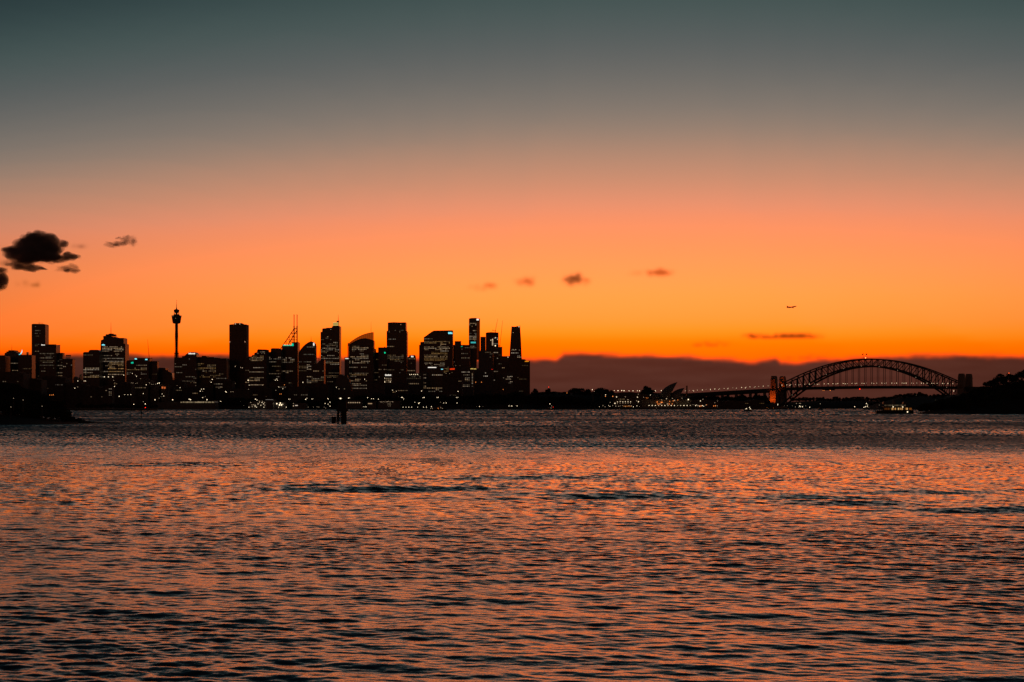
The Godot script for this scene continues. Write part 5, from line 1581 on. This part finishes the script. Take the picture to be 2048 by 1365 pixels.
func make_shore_lights() -> void:
	var g1 := "street lamps along the city waterfront"
	var l1 := "white street lamp on a pole by the city waterfront"
	# x, y, size
	for q in [[237.8, 793.8, 1.2], [249, 790, 0.7], [255, 790.2, 0.7], [261, 790.3, 1.0], [267, 810, 1.1], [290, 809.2, 1.3], [286, 788, 0.9], [286.2, 804, 0.5]]:
		post_lamp("street_lamp", l1, q[0], q[1], 2260.0, 12.0, M.lamp, q[2] * 0.62, "street lamp", g1)
	for q in [[290, 816.4, 0.8]]:
		post_lamp("harbour_light", "small red light low at the water's edge left of the wharf", q[0], q[1], 2195.0, 4.0, M.red_lamp, 0.7, "light pole")
	for q in [[440.5, 803.8, 1.1], [442.5, 804, 0.8], [487, 812, 0.5], [481, 803.5, 0.4], [510.5, 799.5, 1.6], [513.5, 801.2, 1.3], [577, 799.2, 1.0], [579.5, 799.4, 1.0], [611, 800, 1.5], [613.5, 797.4, 0.9], [623, 799, 1.0], [625.3, 799, 1.0], [655.3, 798, 1.2], [656.6, 799.3, 0.9], [650, 808, 1.2], [656, 809.4, 1.0], [659.8, 805.5, 1.3], [659.8, 813.4, 1.3],
			[648, 815, 0.8], [609, 813.5, 1.0], [605, 815, 0.6], [594.5, 815, 0.7], [616, 815, 0.7], [626.5, 815, 0.7], [634, 814.4, 0.7], [637.5, 815, 0.8], [697, 797.5, 1.5], [698.8, 796.6, 0.9], [735, 796.7, 1.3], [742.8, 798.4, 1.2], [746.6, 798.4, 1.2], [756.6, 799.4, 1.3], [696.5, 813.5, 1.0], [711, 813, 1.6], [713.5, 812.8, 1.3], [717.5, 812.8, 1.2], [727.7, 814.5, 1.0], [731.7, 814.7, 1.2],
			[802.8, 796, 1.3], [804.8, 796, 1.3], [807, 799, 1.1], [829.6, 805.4, 0.9], [837.2, 808, 1.6], [839, 806.6, 1.2], [806, 815.3, 1.1], [811.8, 815.3, 1.0], [817.5, 815.3, 1.2], [823.2, 815.3, 1.1], [835, 815.3, 1.0], [846.8, 815.3, 1.1], [852.6, 815.3, 1.2], [846, 796.4, 1.3], [848.3, 796, 1.3], [874, 796, 1.2], [876.6, 796, 1.1], [887.4, 807, 1.1], [892.4, 807, 1.2], [880.8, 805.5, 0.6], [912.8, 796, 1.0], [915.6, 796, 1.0], [914, 807, 1.2],
			[785, 781.5, 1.1], [793, 783.3, 0.9], [842.8, 783.2, 1.3], [844, 781.8, 0.8], [916, 784, 1.5], [953, 814, 0.5], [958.8, 814, 1.1], [966, 813.8, 0.5], [1018, 813, 1.2], [1022.8, 813, 1.2], [1024.2, 813, 1.0], [1034.2, 813, 1.2]]:
		post_lamp("street_lamp", l1, q[0], q[1], 3665.0 if q[1] > 790.0 else 3760.0, 11.0, M.lamp if q[2] > 0.8 else M.dim_lamp, q[2] * 0.82, "street lamp", g1)
	var l3 := "street lamp on the dark hillside streets below the towers"
	for q in [[155, 763, 1.1], [149, 777.4, 1.1], [155, 774.8, 0.8], [167.6, 763, 1.0], [170.6, 763, 1.0], [226.7, 761.6, 0.7], [229, 766, 0.5], [228.5, 774, 1.2], [246.8, 751.3, 1.2], [264.4, 748, 1.0], [270.6, 751.2, 0.9], [272.5, 753.6, 1.1], [280.5, 758, 0.7], [292, 770.6, 1.2], [298.5, 766.6, 0.9], [314.6, 768, 1.5], [318, 767.4, 1.8], [303, 769.5, 0.7], [306, 769.5, 0.6], [311, 769.3, 0.8],
			[286, 788, 1.0], [262.2, 766.5, 0.8], [265.3, 766.8, 0.8], [268, 768, 0.7], [271, 767.8, 0.8], [274, 767, 0.8], [424, 760, 1.4], [422, 765.5, 1.2], [419.5, 763, 0.7], [402.7, 779.3, 1.2], [407, 779, 1.2], [400, 783.5, 1.4], [405, 783.5, 0.8], [437.5, 768.5, 0.8], [441.2, 774.8, 0.8], [437.5, 777, 0.7], [450.5, 784, 1.2], [452, 785.3, 1.4], [461.4, 784.4, 0.9], [465.5, 784.4, 0.9], [359.6, 776.4, 1.1], [353.5, 772, 0.7], [323.8, 789, 1.0], [327, 793, 1.1], [317.8, 797.3, 0.9], [321.5, 794, 0.6],
			[405, 796.3, 1.2], [410, 794, 0.7], [496, 762, 1.9], [498, 771.4, 1.0], [525, 771.4, 0.9], [496.7, 779.5, 0.8], [553, 759, 1.1], [550.5, 761.5, 1.1], [554.5, 761.5, 1.1], [557, 775, 1.0], [565.3, 778.5, 1.0], [551.5, 781.6, 0.9], [605.5, 765.7, 1.3], [672.6, 775.5, 1.0], [769.4, 757.3, 1.1], [769.3, 765, 1.5], [780.3, 765, 1.3], [729, 759.5, 1.2], [892, 748, 0.8], [899, 748, 0.8]]:
		post_lamp("street_lamp", l3, q[0], q[1], 3320.0 if q[0] < 240.0 else 3690.0, 60.0 if false else 9.0, M.lamp if q[2] > 0.9 else M.dim_lamp, q[2] * 0.8, "street lamp", "hillside street lamps below the towers")
	for q in [[98.8, 791.2], [103, 791.2], [106.3, 790.6], [568.5, 770.5], [559.3, 789], [562.4, 789], [1134, 787, 1], [1006.4, 780, 0]]:
		post_lamp("warm_street_lamp", "orange street lamp glowing among the dark low buildings", q[0], q[1], 3290.0 if q[0] < 200.0 else (3395.0 if q[0] > 1100.0 else 3690.0), 9.0, M.warm_lamp, 0.9, "street lamp", "orange street lamps")
	# elevated road above the quay
	var rd := thing("elevated_road", "dark elevated road with a string of lamps above the quay", "elevated road", Vector3(X(1270, 4060), 0, -4060))
	var st := new_st()
	box(st, Vector3(X(1180, 4060) - rd.position.x, Y(788.2, 4060), -10), Vector3(X(1335, 4060) - rd.position.x, Y(786.4, 4060), 6))
	obj("deck", st, M.concrete, rd)
	for i in 9:
		st = new_st()
		var x := X(1186 + i * 18, 4060) - rd.position.x
		box(st, Vector3(x - 1.2, 0, -6), Vector3(x + 1.2, Y(788.3, 4060), 2))
		obj("pier", st, M.concrete, rd)
	for q in [[1157, 781.7], [1184.5, 780.4], [1188.5, 783.5], [1201, 783], [1205, 785], [1207.5, 785.2], [1213.3, 782.6], [1228.5, 782], [1236, 782.4], [1243.4, 782], [1248, 782.4], [1258, 782.6], [1266, 782.6], [1274.5, 782.4], [1279, 782.6], [1306.5, 782.4], [1310.6, 782.8], [1322.5, 782.2]]:
		var x := X(q[0], 4060) - rd.position.x
		st = new_st()
		tube(st, Vector3(x, Y(787, 4060), 4), Vector3(x, Y(q[1], 4060), 4), 0.18, 0.12, 5)
		var lp := obj("lamp_post", st, M.steel, rd)
		shared("lamp", ball(rng.randf_range(0.7, 1.15), 6), M.lamp, lp, Vector3(x, Y(q[1], 4060) + 0.5, 4))
	# quayside lamps
	for i in 42:
		var px := 1200.0 + i * 5.2 + rng.randf_range(-1.5, 1.5)
		if px > 1284.0 and px < 1392.0:
			continue
		if px > 1500.0:
			continue
		post_lamp("quay_lamp", "small lamp at the foot of the far quay", px, 813.2 + rng.randf_range(-1.2, 1.6) - (1.5 if px > 1300 else 0.0), 3905.0, 6.0, M.lamp if rng.randf() < 0.5 else M.dim_lamp, rng.randf_range(0.55, 1.0), "quay lamp", "lamps along the far quay")
	for q in [[1491, 806.5, 1.2], [1507.5, 806.5, 1.0], [1511, 812.3, 0.6], [1515, 796, 0.7], [1472.5, 814.2, 0.9], [1470, 815, 0.8], [1556, 809.5, 1.3], [1555.6, 811, 1.0], [1568.6, 812.2, 0.6], [1575, 812.2, 0.6], [1585, 812.4, 0.6], [1611.5, 812.4, 0.7]]:
		post_lamp("quay_lamp", "lamp at the water's edge near the stone pylons", q[0], q[1], 4120.0, 8.0, M.lamp if q[2] > 0.8 else M.dim_lamp, q[2] * 0.85, "quay lamp", "lamps near the stone pylons")
	for q in [[1788.3, 803, 1.2, 1], [1771, 807.5, 0.6, 0], [1759, 811.2, 0.6, 0], [1833, 791, 0.5, 0], [1908, 783, 1.1, 1], [1894, 775.5, 0.7, 0], [1871, 801, 0.5, 0]]:
		post_lamp("shore_lamp", "lone lamp among the dark north shore trees", q[0], q[1], 3330.0, 9.0, M.lamp if q[3] else M.dim_lamp, q[2] * 0.8, "street lamp", "lamps on the north shore")

# ---------- boats, buoys, beacon, aeroplane ----------
# hull from a plan: half widths along its length, bow at +x
func hull_mesh(length: float, beam: float, high: float, sheer := 0.6) -> SurfaceTool:
	var st := new_st()
	var n := 14
	var rows := []
	for i in n + 1:
		var t := i / float(n)
		var w := beam / 2 * (sin(clampf(t * 2.4, 0.0, PI / 2)) if t < 0.66 else sqrt(maxf(0.0, 1.0 - pow((t - 0.66) / 0.345, 2.0))))
		w = maxf(w, beam * (0.32 if i == 0 else 0.01))
		var x := -length / 2 + length * t
		var y := high + sheer * pow(absf(t - 0.4) / 0.6, 2.0)
		rows.append([Vector3(x, y, -w), Vector3(x - 0.0, -0.4, -w * 0.7), Vector3(x, -0.4, w * 0.7), Vector3(x, y, w)])
	for i in n:
		var a: Array = rows[i]
		var b: Array = rows[i + 1]
		quad(st, a[0], b[0], b[1], a[1], Vector3(0, 0, -1))
		quad(st, a[3], b[3], b[2], a[2], Vector3(0, 0, 1))
		quad(st, a[0], b[0], b[3], a[3], Vector3.UP)
	quad(st, rows[0][0], rows[0][1], rows[0][2], rows[0][3], Vector3.LEFT)
	return st

func make_boats() -> void:
	ferry()
	small_ferry("dark passenger ferry with an orange glow in its cabin, off the park shore", 876.5, 2450.0, 24.5, false, [[863, 813.9, 1], [864.8, 817.4, 0], [861.2, 817.4, 0], [876, 816.8, 2], [876.8, 817.8, 2], [881.5, 816, 0], [885, 817.3, 0]])
	small_ferry("moored launch with a white mast light off the gardens point", 1101, 3250.0, 21.0, true, [[1099.8, 808.3, 1], [1103.4, 812.4, 0], [1102, 816.4, 0], [1106.6, 814.8, 3]])
	small_ferry("white lit catamaran crossing before the quay", 1496.5, 1850.0, 9.0, true, [[1492.5, 817.8, 1], [1499.2, 815.3, 1], [1500.5, 818.2, 1], [1491, 819, 0], [1494, 818.3, 0], [1502, 819, 0]])
	small_ferry("brightly lit ferry under the left half of the bridge arch", 1601, 3900.0, 14.0, true, [[1599.5, 812.5, 1], [1600.5, 814, 1], [1604.8, 813.6, 1], [1597.5, 815, 0], [1599, 807.5, 0], [1601.2, 807.5, 0], [1593, 807.7, 0], [1591, 814.5, 0], [1605.5, 815.3, 0]])
	small_ferry("lit launch close to the stone pylon side of the bridge", 1619.5, 3700.0, 8.0, true, [[1619.5, 815, 1]])
	small_ferry("dark unlit boat under the bridge arch with one faint mast light", 1641, 3300.0, 12.0, true, [[1640.8, 808.2, 0]])
	small_ferry("ferry with a triangle of white lights under the right half of the bridge", 1733, 3600.0, 14.0, true, [[1733, 807.6, 1], [1735, 811, 1], [1731, 814, 1], [1734.6, 813.6, 1], [1728, 815.3, 1], [1737.6, 815.3, 0]])
	small_ferry("small boat showing one white light near the far shore", 1709.5, 3800.0, 7.0, true, [[1709.6, 814, 1]])
	buoy("dark conical buoy with a small lamp near the beacon piles", 651.0, 2250.0, 3.2, 2.2, true)
	buoy("low dark barge-like mooring buoy behind the beacon piles", 700.5, 2500.0, 0.9, 3.6, false)
	buoy("tiny dark buoy in open water off the gardens point", 1162.8, 1000.0, 1.3, 0.9, false)
	buoy("square dark float with a pale lamp before the concert hall podium", 1313.0, 3050.0, 3.0, 2.6, true)
	var d := 630.0
	var p := thing("marker_pole", "thin black marker pole standing in the water off the headland", "pole", Vector3(X(282, d), 0, -d))
	var st := new_st()
	tube(st, Vector3(0, -2, 0), Vector3(0, 2.9, 0), 0.2, 0.17, 8)
	obj("pile", st, M.timber, p)
	st = new_st()
	tube(st, Vector3(0, 2.9, 0), Vector3(0, 3.1, 0), 0.24, 0.02, 8)
	obj("cap", st, M.steel, p)

func buoy(label: String, px: float, d: float, tall: float, wide: float, lamp: bool) -> void:
	var b := thing("buoy", label, "buoy", Vector3(X(px, d), 0, -d))
	var st := new_st()
	lathe(st, Vector3.ZERO, [[wide * 0.4, -0.5], [wide * 0.5, 0.0], [wide * 0.5, tall * 0.25], [wide * 0.42, tall * 0.32], [0.0, tall * 0.33]], 12)
	obj("float", st, M.hull, b)
	st = new_st()
	lathe(st, Vector3.ZERO, [[wide * 0.3, tall * 0.3], [wide * 0.1, tall * 0.85], [wide * 0.1, tall], [0, tall]], 8)
	obj("cage", st, M.hull, b)
	if lamp:
		shared("lamp", ball(0.3, 6), M.dim_lamp, b, Vector3(0, tall + 0.25, 0))

func small_ferry(label: String, px: float, d: float, length: float, bow_left: bool, lights: Array) -> void:
	var b := thing("boat", label, "boat", Vector3(X(px, d), 0, -d))
	if bow_left:
		b.rotation.y = PI
	var k := length / 24.0
	var high := 1.7 * maxf(k, 0.6)
	var hull := obj("hull", hull_mesh(length, length * 0.3, high), M.hull, b)
	var st := new_st()
	box(st, Vector3(-length * 0.36, high + 0.003, -length * 0.11), Vector3(length * 0.24, high + 2.4 * maxf(k, 0.7), length * 0.11))
	obj("cabin", st, M.curtain_wall, b)
	var y := high + 2.4 * maxf(k, 0.7)
	st = new_st()
	box(st, Vector3(-length * 0.38, y + 0.003, -length * 0.125), Vector3(length * 0.27, y + 0.18, length * 0.125))
	obj("roof", st, M.curtain_wall, b)
	st = new_st()
	prism(st, PackedVector2Array([Vector2(-length * 0.02, y + 0.19), Vector2(length * 0.2, y + 0.19), Vector2(length * 0.16, y + 0.19 + 1.9 * maxf(k, 0.6)), Vector2(0, y + 0.19 + 1.9 * maxf(k, 0.6))]), length * 0.07, -length * 0.07)
	obj("wheelhouse", st, M.curtain_wall, b)
	st = new_st()
	for i in 7:
		var x := -length * 0.33 + i * length * 0.078
		quad(st, Vector3(x, high + 0.8, length * 0.11 + 0.02), Vector3(x + length * 0.055, high + 0.8, length * 0.11 + 0.02), Vector3(x + length * 0.055, y - 0.5, length * 0.11 + 0.02), Vector3(x, y - 0.5, length * 0.11 + 0.02), Vector3.BACK)
		quad(st, Vector3(x, high + 0.8, -length * 0.11 - 0.02), Vector3(x + length * 0.055, high + 0.8, -length * 0.11 - 0.02), Vector3(x + length * 0.055, y - 0.5, -length * 0.11 - 0.02), Vector3(x, y - 0.5, -length * 0.11 - 0.02), Vector3.FORWARD)
	stuff(obj("window", st, M.glass, b))
	var top := 0.0
	for q in lights:
		top = maxf(top, Y(q[1], d))
	st = new_st()
	var mx := (X(lights[0][0], d) - b.position.x) * (-1.0 if bow_left else 1.0)
	tube(st, Vector3(mx, high, 0), Vector3(mx, maxf(top, y + 2.0), 0), 0.12, 0.07, 5)
	obj("mast", st, M.steel, b)
	for q in lights:
		var lp := Vector3(X(q[0], d) - b.position.x, Y(q[1], d), length * 0.16)
		if bow_left:
			lp.x = -lp.x
			lp.z = -lp.z
		shared("deck_light", ball((0.75 if q[2] == 1 else 0.5) * d / 3300.0, 6), [M.dim_lamp, M.lamp, M.warm_lamp, M.red_lamp][q[2]], b, lp)

func ferry() -> void:
	var d := 1100.0
	var s := d / F
	var b := thing("ferry", "double-ended harbour ferry with warm lit saloon windows near the wooded headland", "ferry", Vector3(X(1790, d), 0, -d))
	var lx := func(px: float) -> float: return X(px, d) - b.position.x
	var L := 75.0 * s
	var st := hull_mesh(L, 7.4, 1.75, 0.8)
	var hull := obj("hull", st, M.hull, b)
	st = new_st()
	box(st, Vector3(-L * 0.5, 1.3, -3.72), Vector3(L * 0.3, 1.62, 3.74))
	obj("rubbing_strake", st, M.timber, hull)
	# main deck saloon: posts with panes between them, roof over all
	st = new_st()
	box(st, Vector3(lx.call(1760), 1.76, -3.2), Vector3(lx.call(1824), 2.35, 3.2))
	obj("bulwark", st, M.hull, b)
	st = new_st()
	box(st, Vector3(lx.call(1756), 4.15, -3.6), Vector3(lx.call(1826), 4.4, 3.6))
	obj("upper_deck", st, M.cream, b)
	for i in 22:
		var px := 1762.0 + i * 2.9
		st = new_st()
		for z in [-3.1, 3.1]:
			bar(st, Vector3(lx.call(px), 2.3, z), Vector3(lx.call(px), 4.2, z), 0.16)
		obj("post", st, M.cream, b)
	# lit saloon: rear wall that the lamps shine on, and lamps
	st = new_st()
	box(st, Vector3(lx.call(1766), 2.35, -0.2), Vector3(lx.call(1822), 4.15, 0.0))
	obj("partition", st, M.cream, b)
	for q in [[1768.5, 0.12], [1772, 0.12], [1776, 0.14], [1782.8, 0.9], [1785.4, 0.45], [1789, 0.8], [1795.2, 1.0], [1799.4, 0.75], [1802.8, 0.9], [1811.3, 0.7], [1813, 0.9], [1818, 0.3], [1820.5, 0.25]]:
		st = new_st()
		box(st, Vector3(lx.call(q[0]) - 0.42, 2.6, 3.0), Vector3(lx.call(q[0]) + 0.42, 3.9, 3.06))
		obj("window_light", st, glow(Color(1.0, 0.5 + 0.28 * q[1], 0.12 + 0.38 * q[1]), q[1] * 0.65), b)
	# upper deck house with its row of windows and wheelhouses
	st = new_st()
	box(st, Vector3(lx.call(1766), 4.403, -2.5), Vector3(lx.call(1812), 5.0, 2.5))
	box(st, Vector3(lx.call(1766), 6.3, -2.7), Vector3(lx.call(1812), 6.5, 2.7))
	obj("upper_saloon", st, M.cream, b)
	for i in 17:
		var px := 1769.0 + i * 2.5
		st = new_st()
		box(st, Vector3(lx.call(px) - 0.32, 5.1, 2.44), Vector3(lx.call(px) + 0.32, 5.1 + 0.9, 2.5))
		obj("window_light", st, glow(Color(1.0, 0.86, 0.66), rng.randf_range(0.02, 0.12)), b)
	st = new_st()
	for i in 24:
		bar(st, Vector3(lx.call(1766 + i * 2.0), 4.9, 2.5), Vector3(lx.call(1766 + i * 2.0), 6.35, 2.5), 0.1)
		bar(st, Vector3(lx.call(1766 + i * 2.0), 4.9, -2.5), Vector3(lx.call(1766 + i * 2.0), 6.35, -2.5), 0.1)
	stuff(obj("window_post", st, M.cream, b))
	for q in [[1766, 1772], [1806, 1812]]:
		st = new_st()
		prism(st, PackedVector2Array([Vector2(lx.call(q[0]), 6.503), Vector2(lx.call(q[1]), 6.503), Vector2(lx.call(q[1]) - 0.2, 8.0), Vector2(lx.call(q[0]) + 0.2, 8.0)]), 1.4, -1.4)
		obj("wheelhouse", st, M.curtain_wall, b)
	st = new_st()
	lathe(st, Vector3(lx.call(1789), 6.5, 0), [[1.1, 0.003], [1.0, 2.4], [1.08, 2.5], [0.0, 2.5]], 12)
	obj("funnel", st, M.curtain_wall, b)
	for q in [[1785, 814.8, 0.42], [1804, 814.8, 0.42]]:
		shared("deck_light", ball(q[2], 8), M.lamp, b, Vector3(lx.call(q[0]), Y(q[1], d), 2.75))
	shared("deck_light", ball(0.42, 8), M.lamp, b, Vector3(lx.call(1813), Y(824.3, d), 3.5))
	st = new_st()
	tube(st, Vector3(lx.call(1788.4), 6.5, 0), Vector3(lx.call(1788.4), Y(803, d), 0), 0.09, 0.06, 5)
	obj("mast", st, M.steel, b)
	for px in [1754, 1826]:
		st = new_st()
		for i in 6:
			bar(st, Vector3(lx.call(px) - 1.0 + i * 0.4, 2.2, 2.6), Vector3(lx.call(px) - 1.0 + i * 0.4, 3.3, 2.6), 0.07)
		bar(st, Vector3(lx.call(px) - 1.1, 3.3, 2.6), Vector3(lx.call(px) + 1.1, 3.3, 2.6), 0.08)
		obj("railing", st, M.cream, b)
	# lamps that light the saloon
	for px in [1784.0, 1797.0, 1813.0]:
		var l := OmniLight3D.new()
		l.name = "saloon_lamp"
		l.light_color = Color(1.0, 0.7, 0.35)
		l.light_energy = 0.35
		l.omni_range = 20.0
		l.omni_attenuation = 2.0
		l.shadow_enabled = true
		l.position = Vector3(lx.call(px), 3.8, 2.0)
		b.add_child(l)

func make_beacon() -> void:
	var d := 426.0
	var b := thing("pile_beacon", "black timber pile beacon with a ladder and platform standing in open water", "beacon", Vector3(X(684, d), 0, -d))
	var lx := func(px: float) -> float: return X(px, d) - b.position.x
	var st: SurfaceTool
	for q in [[683.2, 0.0], [686.0, 0.25], [689.0, 0.25], [691.4, 0.0], [684.6, -0.5], [690.0, -0.5], [687.4, -0.7]]:
		st = new_st()
		tube(st, Vector3(lx.call(q[0]), -3, q[1]), Vector3(lx.call(q[0]), Y(819, d), q[1]), 0.22, 0.2, 9)
		obj("pile", st, M.timber, b)
	for q in [[672.8, 675.2], [676.6, 677.2]]:
		st = new_st()
		tube(st, Vector3(lx.call(q[0]), -3, -0.1), Vector3(lx.call(q[1]), Y(819, d), -0.1), 0.17, 0.15, 8)
		obj("pile", st, M.timber, b)
	st = new_st()
	box(st, Vector3(lx.call(673.2), Y(823.6, d), -0.9), Vector3(lx.call(695.2), Y(818, d), 0.55))
	obj("platform", st, M.timber, b)
	for py in [826.6, 830.8, 835.2]:
		st = new_st()
		bar(st, Vector3(lx.call(676.2), Y(py, d), 0.1), Vector3(lx.call(682.6), Y(py, d), 0.1), 0.24)
		obj("ladder_rung", st, M.timber, b)
	for px in [677.3, 680.6]:
		st = new_st()
		bar(st, Vector3(lx.call(px), Y(836, d), 0.2), Vector3(lx.call(px), Y(818, d), 0.2), 0.1)
		obj("ladder_rail", st, M.timber, b)
	st = new_st()
	prism(st, PackedVector2Array([Vector2(lx.call(675), Y(818.1, d)), Vector2(lx.call(693), Y(818.1, d)), Vector2(lx.call(691.5), Y(803, d)), Vector2(lx.call(677), Y(803, d))]), 0.4, -0.8)
	obj("cabinet", st, M.timber, b)
	for px in [678.0, 690.5]:
		st = new_st()
		bar(st, Vector3(lx.call(px), Y(803, d), 0.3), Vector3(lx.call(px), Y(799, d), 0.3), 0.06)
		obj("rail_post", st, M.steel, b)
	st = new_st()
	tube(st, Vector3(lx.call(681), Y(803, d), 0), Vector3(lx.call(681), Y(798.6, d), 0), 0.09, 0.07, 8)
	var lan := obj("lantern_stem", st, M.steel, b)
	shared("lamp", ball(0.17, 8), M.lamp, lan, Vector3(lx.call(681), Y(797.5, d), 0))
	shared("lamp", ball(0.12, 8), M.dim_lamp, lan, Vector3(lx.call(678.8), Y(797.3, d), 0))
	# low landing box beside it
	var f := thing("mooring_dolphin", "small square timber dolphin with a thin post left of the pile beacon", "dolphin", Vector3(X(667.5, 430), 0, -430))
	var fx := func(px: float) -> float: return X(px, 430) - f.position.x
	for px in [664.0, 666.2, 668.4, 670.6]:
		st = new_st()
		box(st, Vector3(fx.call(px) - 0.14, -3, -0.5), Vector3(fx.call(px) + 0.14, Y(836.5, 430), 0.3))
		obj("pile", st, M.timber, f)
	st = new_st()
	box(st, Vector3(fx.call(663.2), Y(836.4, 430), -0.6), Vector3(fx.call(672), Y(834, 430), 0.4))
	obj("cap_beam", st, M.timber, f)
	st = new_st()
	box(st, Vector3(fx.call(663.4), Y(845, 430), -0.55), Vector3(fx.call(671.4), Y(841, 430), 0.35))
	obj("fender", st, M.timber, f)
	st = new_st()
	tube(st, Vector3(fx.call(664.4), Y(834, 430), 0), Vector3(fx.call(664.4), Y(831.5, 430), 0), 0.08, 0.06, 6)
	obj("post", st, M.steel, f)

func make_aeroplane() -> void:
	var d := 6900.0
	var a := thing("aeroplane", "airliner climbing away in the orange sky above the bridge", "aeroplane", at(1584.0, 614.6, d))
	# nose along +x, seen from slightly below the side; climbs to the right
	a.scale = Vector3.ONE * 1.2
	a.rotation = Vector3(deg_to_rad(12), deg_to_rad(22), deg_to_rad(11))
	var st := new_st()
	var prof := [[-19.5, 0.2, 0.6], [-15, 1.1, 0.35], [-9, 1.9, 0.0], [10, 1.95, 0.0], [15, 1.7, -0.1], [18, 1.0, -0.35], [19.5, 0.15, -0.5]]
	for i in prof.size() - 1:
		tube(st, Vector3(prof[i][0], prof[i][2], 0), Vector3(prof[i + 1][0], prof[i + 1][2], 0), prof[i][1], prof[i + 1][1], 10)
	obj("fuselage", st, M.aircraft, a)
	for side in [1.0, -1.0]:
		st = new_st()
		wing(st, Vector3(4.0, -1.0, side * 1.5), Vector3(-3.0, -1.0, side * 1.5), Vector3(-6.8, 1.4, side * 17.5), Vector3(-8.4, 1.4, side * 17.5), 0.7)
		var w := obj("wing", st, M.aircraft, a)
		st = new_st()
		tube(st, Vector3(4.2, -2.3, side * 5.4), Vector3(-0.2, -2.2, side * 5.4), 1.15, 0.8, 10)
		obj("engine", st, M.aircraft, w)
		st = new_st()
		wing(st, Vector3(-14.5, 0.7, side * 0.8), Vector3(-17.8, 0.7, side * 0.8), Vector3(-18.0, 1.3, side * 7.0), Vector3(-19.4, 1.3, side * 7.0), 0.35)
		obj("tailplane", st, M.aircraft, a)
	st = new_st()
	prism(st, PackedVector2Array([Vector2(-12.5, 1.2), Vector2(-17.5, 7.8), Vector2(-20.0, 7.8), Vector2(-18.6, 0.9)]), 0.22, -0.22)
	obj("tail_fin", st, M.aircraft, a)

func wing(st: SurfaceTool, a: Vector3, b: Vector3, c: Vector3, d: Vector3, thick: float) -> void:
	# root leading, root trailing, tip leading, tip trailing
	var u := Vector3(0, thick / 2, 0)
	quad(st, a + u, b + u * 0.3, d + u * 0.2, c + u * 0.4, Vector3.UP)
	quad(st, a - u, b - u * 0.3, d - u * 0.2, c - u * 0.4, Vector3.DOWN)
	quad(st, a + u, a - u, c - u * 0.4, c + u * 0.4, Vector3.RIGHT)
	quad(st, b + u * 0.3, b - u * 0.3, d - u * 0.2, d + u * 0.2, Vector3.LEFT)
